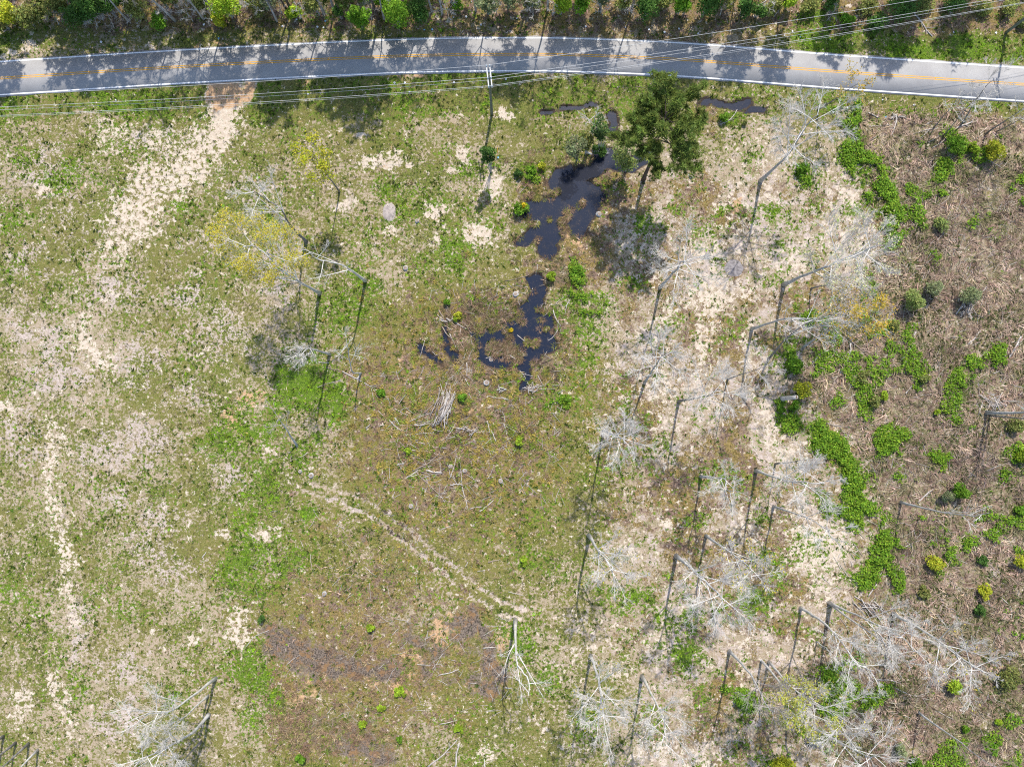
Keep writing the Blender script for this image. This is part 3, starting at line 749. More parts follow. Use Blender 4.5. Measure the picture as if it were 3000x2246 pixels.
# ------------------------------------------------------------------ utility poles and wires
POLE_H = 14.0
def utility_pole(base, rot, label):
    e = empty('utility_pole', base)
    e.rotation_euler = (0, 0, rot)
    rs = np.random.RandomState(3)
    zs = np.linspace(-0.3, POLE_H, 9)
    V, F = poly_tube([(0, 0, z) for z in zs], np.linspace(0.24, 0.14, 9), 12)
    link('pole', mesh_py('pole', V, F, M['pole_wood']), e)
    for sx in (-1, 1):
        V, F = [], []
        box(V, F, sx * 0.24, 0.0, POLE_H - 0.45, 0.16, 3.3, 0.16)
        arm = link('crossarm', mesh_py('crossarm', V, F, M['arm_wood'], False), e)
        for y in (1.55, -0.25, -1.5):
            prof = [(0.0, .03), (.06, .03), (.07, .10), (.12, .10), (.13, .05), (.17, .09), (.21, .09), (.23, .04), (.28, .03)]
            V, F = poly_tube([(sx * 0.24, y, POLE_H - 0.37 + z) for z, r in prof], [r for z, r in prof], 8)
            link('insulator', mesh_py('insulator', V, F, M['insulator'], False), arm)
        V, F = seg_tubes(np.array([[sx * .2, 1.0, POLE_H - .5], [sx * .2, -1.0, POLE_H - .5]]), np.array([[sx * .16, .08, POLE_H - 1.4], [sx * .16, -.08, POLE_H - 1.4]]), [.025] * 2, [.025] * 2, 4)
        link('brace', mesh_np('brace', V, F, 4, M['metal']), e)
    V, F = poly_tube([(0.02, 0, POLE_H - 0.02), (0.02, 0, POLE_H + 0.35)], [.05, .03], 8)
    link('pole_top_pin', mesh_py('pole_top_pin', V, F, M['metal']), e)
    return tag(e, label, 'utility pole', 'utility poles along the road')

pole_mid = at(1441, 335); pole_right = at(2947, 96); pole_left = at(-60, 420)
dirs = lambda a, b: math.atan2(b[1] - a[1], b[0] - a[0])
for p in (pole_mid, pole_right, pole_left): p[2] = gz(p[0], p[1])
ang_l, ang_r = dirs(pole_left, pole_mid), dirs(pole_mid, pole_right)
ang_m = 0.5 * (ang_l + ang_r)
utility_pole(pole_mid, ang_m, 'wooden utility pole with double pale crossarm beside the road')
utility_pole(pole_right, ang_r, 'wooden utility pole in the top right corner, top outside the frame')
utility_pole(pole_left, ang_l, 'wooden utility pole just left of the frame below the road')

def arm_pt(base, rot, y, z):
    c, s = math.cos(rot), math.sin(rot)
    return np.array([base[0] - s * y, base[1] + c * y, base[2] + z])
far_right = pole_right + (pole_right - pole_mid) * 0.95; far_left = pole_left + (pole_left - pole_mid) * 0.95
for y, z, r, sag, lab in ((1.55, POLE_H - .09, .019, 1.1, 'outer overhead wire on the road side of the utility pole'),
                          (-0.25, POLE_H - .09, .019, 1.1, 'overhead wire on the middle insulators of the utility pole'),
                          (-1.5, POLE_H - .09, .019, 1.1, 'overhead wire on the field side of the utility pole'),
                          (0.2, POLE_H - 2.0, .017, 1.2, 'lower overhead wire fixed to the shaft of the utility pole'),
                          (-0.2, POLE_H - 3.4, .012, 1.3, 'thin lowest overhead wire fixed to the shaft of the utility pole')):
    nodes = [arm_pt(far_left, ang_l, y, z), arm_pt(pole_left, ang_l, y, z), arm_pt(pole_mid, ang_m, y, z), arm_pt(pole_right, ang_r, y, z), arm_pt(far_right, ang_r, y, z)]
    pts = []
    for a, b in zip(nodes[:-1], nodes[1:]):
        for t in np.arange(20) / 20:
            p = a * (1 - t) + b * t; p = p.copy(); p[2] -= sag * 4 * t * (1 - t); pts.append(p)
    pts.append(nodes[-1])
    V, F = poly_tube(pts, [r] * len(pts), 5, caps=False)
    tag(link('overhead_wire', mesh_py('overhead_wire', V, F, M['wire'])), lab, 'wire', 'overhead wires on the utility poles')

# ------------------------------------------------------------------ trees
def bez(S, Mi, E, t):
    t = t[..., None]
    return (1 - t) ** 2 * S + 2 * t * (1 - t) * Mi + t * t * E

def bez_d(S, Mi, E, t):
    t = t[..., None]
    d = 2 * (1 - t) * (Mi - S) + 2 * t * (E - Mi)
    return d / np.maximum(np.linalg.norm(d, axis=-1, keepdims=True), 1e-6)

def children(rs, S, Mi, E, R0, idx, k, ratio, amin, amax, tmin, up, rmul):
    n = len(S)
    rep = np.repeat(np.arange(n), k)
    t = rs.uniform(tmin, 1.0, n * k)
    S2 = bez(S[rep], Mi[rep], E[rep], t)
    T = bez_d(S[rep], Mi[rep], E[rep], t)
    a, b = frame(T)
    ph = rs.uniform(0, 2 * np.pi, n * k)[:, None]
    perp = a * np.cos(ph) + b * np.sin(ph)
    an = rs.uniform(amin, amax, n * k)[:, None]
    D = T * np.cos(an) + perp * np.sin(an)
    D[:, 2] += up
    D /= np.linalg.norm(D, axis=1, keepdims=True)
    L = np.linalg.norm(E - S, axis=1)[rep] * ratio * (1.15 - 0.65 * t) * rs.uniform(0.6, 1.25, n * k)
    E2 = S2 + D * L[:, None]
    M2 = S2 + (T * 0.35 + D * 0.65) * (L * 0.5)[:, None] + rs.normal(0, 0.06, (n * k, 3)) * L[:, None]
    R2 = np.maximum(R0[rep] * (1 - 0.75 * t) * rmul, 0.008)
    return S2, M2, E2, R2, idx[rep]

def curves_mesh(S, Mi, E, R0, nseg, k, tip=0.25):
    ts = np.linspace(0, 1, nseg + 1)
    P = np.stack([bez(S, Mi, E, np.full(len(S), t)) for t in ts], 1)
    rad = R0[:, None] * (1 - (1 - tip) * ts[None])
    return seg_tubes(P[:, :-1].reshape(-1, 3), P[:, 1:].reshape(-1, 3), rad[:, :-1].ravel(), rad[:, 1:].ravel(), k)

def leaf_mesh(name, C, size, cols, rs, mat, flat=0.0):
    """diamond leaves at points C"""
    n = len(C)
    d = rs.normal(0, 1, (n, 3)); d[:, 2] *= 1 - flat
    d /= np.linalg.norm(d, axis=1, keepdims=True)
    a, b = frame(d + 1e-4)
    if flat:  # leaves lie more or less level
        nrm = rs.normal(0, 1, (n, 3)) * (1 - flat) + np.array([0, 0, 1.0]) * flat * 2
        nrm /= np.linalg.norm(nrm, axis=1, keepdims=True)
        a = np.cross(nrm, d); a /= np.maximum(np.linalg.norm(a, axis=1, keepdims=True), 1e-6)
    s = (size * rs.uniform(0.6, 1.4, n))[:, None]
    V = np.stack([C - d * s, C + a * s * 0.55, C + d * s, C - a * s * 0.55], 1).reshape(-1, 3)
    F = np.arange(4 * n).reshape(-1, 4)
    return mesh_np(name, V, F, 4, mat, np.repeat(cols, 4, axis=0))

def leaf_cols(rs, n, c, var=0.3):
    c = np.asarray(c)[None]
    k = rs.uniform(1 - var, 1 + var, (n, 1))
    return np.clip(c * k * rs.uniform(0.88, 1.12, (n, 3)), 0.005, 0.9)

def bare_tree(name, base, way, crown, R_in, dia, seed, bark='bark_grey', twig='twig_pale', limbs=10, dens=1.0, leaf=None, vr=None, fork=0.5, hmax=21, cat='tree', label='', group=None, root_at=None):
    """base, way, crown: 3-D points; R crown radius in m"""
    rs = np.random.RandomState(seed)
    R = R_in * 1.1
    base, crown = np.asarray(base, float), np.asarray(crown, float)
    o = np.array([0, 0, 0.0]) if root_at is None else np.zeros(3)
    e = empty(name, base)
    Cc = crown - base
    vr = vr or max(0.9 * R, 0.22 * Cc[2])
    top = Cc + np.array([rs.normal(0, .15) * R, rs.normal(0, .15) * R, vr * 0.85])
    pts = [np.array([0, 0, -0.25])] + [np.asarray(w) - base for w in way] + [Cc * np.array([1, 1, 1.0]), top]
    # resample the trunk
    pts = np.array(pts)
    tr = catmull(pts, 5)
    tr[1:-1] += rs.normal(0, 0.05, (len(tr) - 2, 3)) * np.array([1, 1, 0.2])
    hz = np.clip(tr[:, 2] / top[2], 0, 1)
    rad = dia / 2 * (1 - 0.82 * hz ** 0.85)
    rad[0] *= 1.45; rad[1] *= 1.08
    V, F = poly_tube(tr, rad, 8, 0.06, rs)
    link('trunk', mesh_py('trunk', V, F, M[bark]), e)
    # main limbs
    t = np.linspace(fork, 0.97, limbs) + rs.uniform(-.03, .03, limbs)
    hh = np.clip(t, 0, .985) * top[2]
    S = np.stack([np.interp(hh, np.maximum.accumulate(tr[:, 2]), tr[:, i]) for i in range(3)], 1)
    az = np.arange(limbs) * 2.399 + rs.uniform(0, 6.28) + rs.uniform(-.3, .3, limbs)
    q = (t - fork) / (1 - fork)
    rho = R * (0.62 + 0.5 * np.sin(np.pi * np.clip(0.25 + 0.6 * q, 0, 1))) * rs.uniform(0.6, 1.12, limbs) * 0.9
    E = np.stack([Cc[0] + np.cos(az) * rho, Cc[1] + np.sin(az) * rho, Cc[2] + vr * (-0.45 + 1.35 * q) * rs.uniform(.8, 1.15, limbs)], 1)
    E[:, 2] = np.maximum(E[:, 2], S[:, 2] + 0.3 * rho * rs.uniform(.3, 1, limbs))
    Mi = (S + E) / 2 + np.array([0, 0, 0.05]) * rho[:, None] + rs.normal(0, .06, (limbs, 3)) * rho[:, None]
    Mi[:, :2] += (E - S)[:, :2] * 0.10
    R0 = dia / 2 * (0.34 - 0.16 * q)
    L0 = (S, Mi, E, R0, np.arange(limbs))
    k1, k2, k3 = max(3, int(round(10 * dens))), max(2, int(round(7 * dens))), max(1, int(round(4 * dens)))
    L1 = children(rs, *L0, k1, 0.50, 0.35, 0.95, 0.22, 0.10, 0.50)
    L2 = children(rs, *L1, k2, 0.55, 0.30, 0.90, 0.15, 0.10, 0.55)
    L3 = children(rs, *L2, k3, 0.60, 0.30, 0.85, 0.15, 0.08, 0.6)
    minr = 0.0135
    L1[3][:] = np.maximum(L1[3], 0.026); L2[3][:] = np.maximum(L2[3], 0.018); L3[3][:] = np.maximum(L3[3], minr)
    for i in range(limbs):
        VV, FF, off = [], [], 0
        for L, ns, k in ((L0, 6, 5), (L1, 3, 3), (L2, 2, 3), (L3, 1, 3)):
            m = L[4] == i
            if not m.any(): continue
            V, F = curves_mesh(L[0][m], L[1][m], L[2][m], L[3][m], ns, k)
            VV.append(V); FF.append(F + off); off += len(V)
        me = mesh_np('limb', np.concatenate(VV), np.concatenate(FF), 4, M[twig])
        link('limb', me, e)
    if leaf:
        colr, cnt, size, spread = leaf
        ends = np.concatenate([L2[2], L3[2], (L2[0] + L2[2]) / 2])
        pick = ends[rs.randint(0, len(ends), cnt)] + rs.normal(0, spread, (cnt, 3))
        link('foliage', leaf_mesh('foliage', pick, size, leaf_cols(rs, cnt, colr), rs, M['leaf']), e)
    return tag(e, label, cat, group)

def climb(base_px, c_px, hmin=4.0, hmax=20.0):
    """height at which a thing seen at c_px stands most nearly above base_px"""
    b, g = at(*base_px)[:2], at(*c_px)[:2]
    s = float(np.dot(g, b) / np.dot(g, g))
    return float(np.clip(HC * (1 - s), hmin, hmax))

YEL = ((0.46, 0.36, 0.03), 2600, 0.16, 0.30)
LIME = ((0.36, 0.38, 0.04), 1100, 0.16, 0.25)
BUD = ((0.55, 0.52, 0.22), 500, 0.10, 0.25)
AMB = ((0.46, 0.34, 0.07), 1300, 0.13, 0.30)
FEWY = ((0.50, 0.42, 0.05), 130, 0.11, 0.2)
G_L, G_R = 'bare trees left of the dark pool', 'bare trees on the sandy strip right of the pool'
# (base px, trunk way-point px, crown centre px, crown radius px, trunk diameter m, options, label)
TREES = [
 ((995, 562), [], (928, 470), 52, .26, dict(bark='bark_dark', twig='twig_grey', leaf=((0.42, 0.42, 0.03), 1500, .15, .3), limbs=8, dens=.7), 'small lime-yellow budding tree on the left meadow above the others'),
 ((897, 708), [(850, 660), (822, 612)], (765, 575), 80, .50, dict(bark='bark_dark', limbs=9, dens=.8), 'bare tree with dark crooked trunk right above the yellow tree'),
 ((937, 858), [(850, 808)], (758, 728), 108, .52, dict(bark='bark_pale', leaf=((0.48, 0.42, 0.05), 8500, .10, .36), limbs=12), 'large yellow-flowering tree on the left meadow'),
 ((1070, 822), [(1003, 778)], (930, 758), 70, .50, dict(bark='bark_white', twig='twig_pale', limbs=6, dens=.55), 'forked nearly bare white tree leaning over the left meadow'),
 ((966, 1037), [(905, 1021)], (880, 1042), 42, .42, dict(bark='bark_pale', limbs=8, dens=.9), 'short bare grey tree below the yellow tree, beside lush weeds'),
 ((871, 1308), [], (824, 1236), 56, .34, dict(limbs=7, dens=.6, twig='twig_grey'), 'sparse grey bare tree near the orange soil on the left'),
 ((1057, 1093), [(1030, 1085)], (1018, 1012), 46, .30, dict(limbs=6, dens=.5, bark='bark_pale'), 'small crooked dead tree left of the debris field'),
 ((633, 1985), [(505, 2077)], (432, 2088), 72, .46, dict(bark='bark_white', limbs=9, dens=.85), 'straight white-trunked bare tree at the bottom left, topmost of its clump'),
 ((610, 2036), [(545, 2095)], (500, 2132), 52, .34, dict(bark='bark_white', limbs=8, dens=.8), 'thinner white bare tree between two others at the bottom left'),
 ((612, 2092), [(562, 2145)], (440, 2212), 84, .54, dict(bark='bark_pale', limbs=10), 'thick bent bare tree at the bottom left, lowest crown of its clump'),
 ((590, 2170), [], (520, 2245), 60, .32, dict(bark='bark_dark', limbs=8, dens=.8), 'dark-trunked bare tree on the bottom edge left of the brown sedge'),
 ((10, 2155), [], (-130, 2262), 45, .34, dict(bark='bark_dark', limbs=7, dens=.6), 'dark bare trunk on the left edge of the bottom left corner'),
 ((46, 2174), [], (-100, 2288), 45, .34, dict(bark='bark_dark', limbs=7, dens=.6), 'second dark bare trunk from the left in the bottom left corner'),
 ((84, 2176), [], (-60, 2305), 45, .34, dict(bark='bark_dark', limbs=7, dens=.6), 'third dark bare trunk from the left in the bottom left corner'),
 ((111, 2194), [], (-10, 2318), 45, .34, dict(bark='bark_pale', limbs=7, dens=.6), 'pale bare trunk, rightmost of four in the bottom left corner'),
 ((1510, 1815), [(1513, 1930)], (1548, 1990), 82, .58, dict(bark='bark_white', twig='twig_pale', limbs=6, dens=.55), 'barkless white dead tree at the end of the rutted track'),
 ((1725, 1567), [(1765, 1628)], (1797, 1662), 78, .56, dict(bark='bark_pale', leaf=FEWY), 'bare grey tree standing alone right of the rutted track'),
 ((1730, 1918), [(1752, 1985)], (1765, 2072), 100, .50, dict(bark='bark_pale', limbs=13, dens=1.1, leaf=FEWY), 'dense pale bare tree, left of two at the bottom centre right'),
 ((1880, 1978), [(1940, 2095)], (1948, 2142), 82, .50, dict(bark='bark_white', limbs=12, dens=1.05), 'long straight pale bare tree beside a small green cedar'),
 ((1980, 1627), [(2055, 1690)], (2105, 1740), 112, .58, dict(limbs=13, dens=1.1), 'wide-crowned bare tree with long trunk shadow, lower middle right'),
 ((2068, 1568), [(2130, 1612)], (2195, 1658), 78, .44, dict(leaf=((0.5, 0.42, .05), 300, .13, .2)), 'bare tree dotted with yellow buds on the lower sandy strip'),
 ((2052, 1395), [(2120, 1402)], (2128, 1432), 62, .44, dict(limbs=11), 'small fan-crowned bare tree in the middle of the sandy strip'),
 ((2214, 1378), [(2295, 1405)], (2355, 1412), 90, .50, dict(bark='bark_pale', limbs=12), 'bare pale tree reaching over bright vines on the right'),
 ((2270, 1359), [], (2368, 1346), 52, .26, dict(limbs=8, dens=.7, bark='bark_dark'), 'slim bare tree just above the pale tree by the vines'),
 ((2265, 1482), [(2360, 1515)], (2425, 1552), 64, .36, dict(limbs=9, dens=.8), 'slender bare tree leaning from sand toward the bright vines'),
 ((1935, 840), [(1982, 788)], (1998, 765), 98, .52, dict(limbs=12, dens=1.0), 'wide white bare tree above the sandy strip, right of the pool'),
 ((1888, 1122), [], (1932, 1052), 88, .42, dict(limbs=12, dens=1.0), 'thin grey bare tree on pale sand right of the lower pool'),
 ((1768, 1263), [], (1818, 1282), 80, .46, dict(limbs=13, dens=1.1), 'round white-crowned bare tree at the left edge of the sandy strip'),
 ((1988, 1176), [(2075, 1158)], (2105, 1140), 80, .42, dict(bark='bark_dark', limbs=11), 'dark-trunked bare tree in the centre of the sandy strip'),
 ((2131, 1112), [], (2222, 1080), 58, .24, dict(limbs=8, dens=.7, bark='bark_dark'), 'thin dark sapling between two larger bare trees on the sand'),
 ((2296, 833), [(2410, 785)], (2500, 748), 118, .62, dict(bark='bark_grey', limbs=14, dens=1.15, leaf=((0.58, 0.56, .30), 1500, .12, .3)), 'big whitish tree in first bloom with thick dark trunk'),
 ((2377, 844), [(2425, 835)], (2472, 850), 56, .26, dict(bark='bark_dark', limbs=8, dens=.7), 'thin dark bare tree just below the big whitish tree'),
 ((2202, 963), [(2302, 933)], (2375, 935), 72, .46, dict(bark='bark_grey', limbs=7, dens=.65), 'bare tree with thick charcoal trunk below the big whitish tree'),
 ((2252, 1052), [(2322, 975), (2420, 925)], (2530, 925), 56, .34, dict(bark='bark_dark', limbs=9, dens=.8, leaf=((0.50, 0.36, .06), 1900, .13, .3)), 'amber-crowned tree with long thin dark trunk over brush'),
 ((2352, 1018), [(2405, 983)], (2462, 955), 52, .38, dict(bark='bark_grey', limbs=7, dens=.6), 'bare tree rising from the green weeds beside a short fallen log'),
 ((2887, 1208), [], (3075, 1206), 70, .52, dict(bark='bark_grey', limbs=8, dens=.7), 'thick grey trunk on the right edge, crown outside the frame'),
 ((2896, 1217), [], (3060, 1232), 60, .28, dict(bark='bark_dark', limbs=7, dens=.6), 'thin dark trunk just below the thick one on the right edge'),
 ((2636, 1470), [(2750, 1497)], (2845, 1510), 46, .36, dict(bark='bark_grey', limbs=5, dens=.5), 'thin dead tree leaning right over the brush below the vines'),
 ((2228, 530), [(2310, 450)], (2362, 368), 108, .56, dict(bark='bark_grey', limbs=14, dens=1.1), 'large bare grey tree between the pine and the right brush'),
 ((2395, 322), [], (2505, 250), 50, .22, dict(bark='bark_dark', limbs=6, dens=.6, leaf=((0.45, 0.33, .06), 420, .13, .3)), 'slim bare tree with amber tip leaning over the road edge'),
 ((2815, 372), [(2850, 310)], (2895, 245), 62, .26, dict(bark='bark_dark', limbs=9, dens=.8), 'dark-stemmed bare tree reaching over the road at the right, tallest of its clump'),
 ((2735, 376), [], (2800, 302), 46, .18, dict(bark='bark_dark', limbs=7, dens=.7), 'leftmost thin bare tree of the roadside clump at the right'),
 ((2762, 402), [], (2848, 300), 46, .18, dict(bark='bark_dark', limbs=7, dens=.7), 'thin bare tree in the middle of the roadside clump at the right'),
 ((2885, 395), [], (3020, 305), 52, .24, dict(bark='bark_dark', limbs=8, dens=.7), 'dark bare tree leaning out of the right edge by the road'),
 ((2915, 388), [], (3035, 325), 46, .18, dict(bark='bark_dark', limbs=7, dens=.7), 'rightmost thin bare tree by the road, crown outside the frame'),
 ((2137, 1905), [(2200, 1975)], (2245, 2062), 70, .46, dict(twig='twig_grey', limbs=9, dens=.9), 'greyish-pink bare tree, leftmost of the bottom right group'),
 ((2229, 1935), [(2243, 1948)], (2345, 2070), 92, .42, dict(bark='bark_pale', limbs=10, dens=.9, leaf=((0.42, 0.42, .08), 1700, .15, .3)), 'bare tree breaking into pale lime leaf in the bottom right group'),
 ((2252, 1937), [(2332, 2022)], (2450, 2100), 92, .42, dict(bark='bark_pale', limbs=11, leaf=FEWY), 'long slanting bare tree right of the lime-leafed tree'),
 ((2305, 2080), [(2400, 2140)], (2525, 2208), 105, .50, dict(bark='bark_pale', limbs=11), 'bare tree on the bottom edge below the lime-leafed tree'),
 ((2345, 1780), [(2410, 1820), (2470, 1885)], (2505, 1938), 80, .50, dict(bark='bark_pale', limbs=11), 'white bare tree with straight shadow above the lime-leafed tree'),
 ((2428, 1764), [(2560, 1825)], (2645, 1868), 84, .44, dict(bark='bark_pale', limbs=10), 'right stem of the twin bare trees in the lower right'),
 ((2436, 1772), [(2560, 1860)], (2618, 1900), 66, .36, dict(bark='bark_pale', limbs=8, dens=.8), 'left stem of the twin bare trees in the lower right'),
 ((2615, 1795), [(2740, 1868)], (2832, 1938), 98, .52, dict(bark='bark_pale', limbs=13, leaf=FEWY), 'large pale bare tree, rightmost of the lower right group'),
 ((2390, 1880), [(2425, 1903)], (2446, 1960), 26, .20, dict(limbs=5, dens=.5), 'small bent bare sapling among the lower right group'),
 ((2688, 2083), [(2800, 2165)], (2885, 2228), 56, .32, dict(bark='bark_grey', twig='twig_red', limbs=9, dens=.8), 'thin reddish-twigged tree in the bottom right corner'),
]
for k_, (b_, w_, c_, R_, d_, opt, lab) in enumerate(TREES):
    base = gp(*b_)
    hc = climb(b_, c_, 3.5, 18.5)
    way = []
    for wp in w_:
        hw = climb(b_, wp, 0.6, hc * 0.9)
        way.append(at(*wp, hw))
    # keep way-points rising
    for j in range(1, len(way)):
        if way[j][2] <= way[j - 1][2] + 0.8: way[j] = at(*w_[j], min(way[j - 1][2] + 1.5, hc * .95))
    crown = at(*c_, hc)
    opt = dict(opt)
    bare_tree('leafy_tree' if opt.get('leaf') and opt['leaf'][1] > 900 else 'bare_tree', base, way, crown, R_ * MPP * (1 - hc / HC), d_, 200 + k_, label=lab,
              group='trees standing left of the pools' if b_[0] < 1400 else 'trees standing right of the pools', **opt)

# --- pines
def pine_tree(name, base, lean, H_, R, dia, seed, label, group=None, clump=260, first=0.45):
    rs = np.random.RandomState(seed)
    e = empty(name, base)
    zs = np.linspace(0, 1, 9)
    tr = np.stack([lean[0] * zs ** 1.2, lean[1] * zs ** 1.2, -0.25 + (H_ + .25) * zs], 1)
    tr[1:-1, :2] += rs.normal(0, .06, (7, 2))
    rad = dia / 2 * (1 - 0.8 * zs); rad[0] *= 1.3
    V, F = poly_tube(tr, rad, 9, .05, rs)
    link('trunk', mesh_py('trunk', V, F, M['bark_pine']), e)
    nb = 30
    t = np.linspace(first, 0.97, nb)
    S = np.stack([np.interp(t, zs, tr[:, i]) for i in range(3)], 1)
    az = np.arange(nb) * 2.399 + rs.uniform(-.4, .4, nb)
    q = (t - first) / (1 - first)
    L = R * (0.35 + 0.75 * np.sin(np.pi * (0.25 + 0.68 * q))) * rs.uniform(.55, 1.15, nb)
    E = S + np.stack([np.cos(az) * L, np.sin(az) * L, L * (0.05 + 0.35 * q)], 1)
    Mi = (S + E) / 2 + np.array([0, 0, -0.08]) * L[:, None]
    L0 = (S, Mi, E, dia / 2 * (0.32 - .18 * q), np.arange(nb))
    L1 = children(rs, *L0, 7, 0.45, .4, 1.0, .3, .15, .5)
    V0, F0 = curves_mesh(*L0[:4], 4, 4); V1, F1 = curves_mesh(*L1[:4], 2, 3)
    link('branches', mesh_np('branches', np.concatenate([V0, V1]), np.concatenate([F0, F1 + len(V0)]), 4, M['bark_pine']), e)
    # needle tufts: stars of thin blades at the branch ends
    cand = np.concatenate([L1[2], bez(*L1[:3], np.full(len(L1[0]), .7)), bez(*L1[:3], np.full(len(L1[0]), .4)), L0[2]])
    C = cand[rs.randint(0, len(cand), clump * 4)] + rs.normal(0, .22, (clump * 4, 3))
    nb_ = 9
    C = np.repeat(C, nb_, 0); n = len(C)
    d = rs.normal(0, 1, (n, 3)); d[:, 2] = np.abs(d[:, 2]) * .7 + .1; d /= np.linalg.norm(d, axis=1, keepdims=True)
    a, b = frame(d); ph = rs.uniform(0, 6.28, n)[:, None]; w = a * np.cos(ph) + b * np.sin(ph)
    ln = rs.uniform(.35, .75, n)[:, None]
    V = np.stack([C - w * .06, C + w * .06, C + d * ln], 1).reshape(-1, 3)
    cl = np.repeat(leaf_cols(rs, n // nb_, (0.19, 0.25, 0.055), .45), nb_, 0)
    link('needles', mesh_np('needles', V, np.arange(3 * n).reshape(-1, 3), 3, M['leaf'], np.repeat(cl, 3, 0)), e)
    return tag(e, label, 'tree', group)

pb = gp(1885, 527); hp = climb((1885, 527), (1942, 352), 8, 18.5)
pt = at(1942, 352, hp) - pb
pine_tree('pine_tree', pb, (pt[0] * 1.05, pt[1] * 1.05), hp + 2.6, 6.0, .66, 41, 'tall green pine with long bare trunk beside the upper pool', clump=1500, first=.66)

# --- shrubs and small leafy trees
def shrub(name, base, R, H_, col, seed, label, cat='shrub', group=None, n=420, size=0.13, off=(0, 0), trunk=False, var=.4):
    rs = np.random.RandomState(seed)
    e = empty(name, base)
    nl = 7 + int(R * 2)
    top = np.array([off[0], off[1], 0.0])
    lc = rs.normal(0, 1, (nl, 3)); lc /= np.linalg.norm(lc, axis=1, keepdims=True)
    lc *= rs.uniform(.35, .85, (nl, 1))
    z0 = H_ * (0.62 if trunk else 0.5)
    zr = H_ * (0.42 if trunk else 0.5)
    LC = np.stack([lc[:, 0] * R * .8, lc[:, 1] * R * .8, z0 + lc[:, 2] * zr * .8], 1) + top * ((z0 + lc[:, 2:3] * zr) / H_)
    LR = rs.uniform(.28, .55, nl) * min(R, zr * 1.6)
    # stems
    S = np.zeros((nl, 3)); S[:, :2] = rs.normal(0, .04 + .03 * R, (nl, 2)); S[:, 2] = -0.1
    Mi = (S + LC) / 2 + rs.normal(0, .08, (nl, 3)) * R; Mi[:, 2] += .1 * H_
    V, F = curves_mesh(S, Mi, LC, np.full(nl, .025 + .012 * R), 3, 4)
    link('stems', mesh_np('stems', V, F, 4, M['bark_grey']), e)
    w = LR ** 2; k = rs.choice(nl, n, p=w / w.sum())
    d = rs.normal(0, 1, (n, 3)); d[:, 2] += .35; d /= np.linalg.norm(d, axis=1, keepdims=True)
    C = LC[k] + d * (LR[k] * rs.uniform(.45, 1.12, n) ** .7)[:, None]
    C[:, 2] = np.maximum(C[:, 2], .05)
    lobe_tint = rs.uniform(.75, 1.25, nl)[k][:, None]
    cols = leaf_cols(rs, n, col, var) * lobe_tint
    link('foliage', leaf_mesh('foliage', C, size, cols, rs, M['leaf'], .45), e)
    return tag(e, label, cat, group)

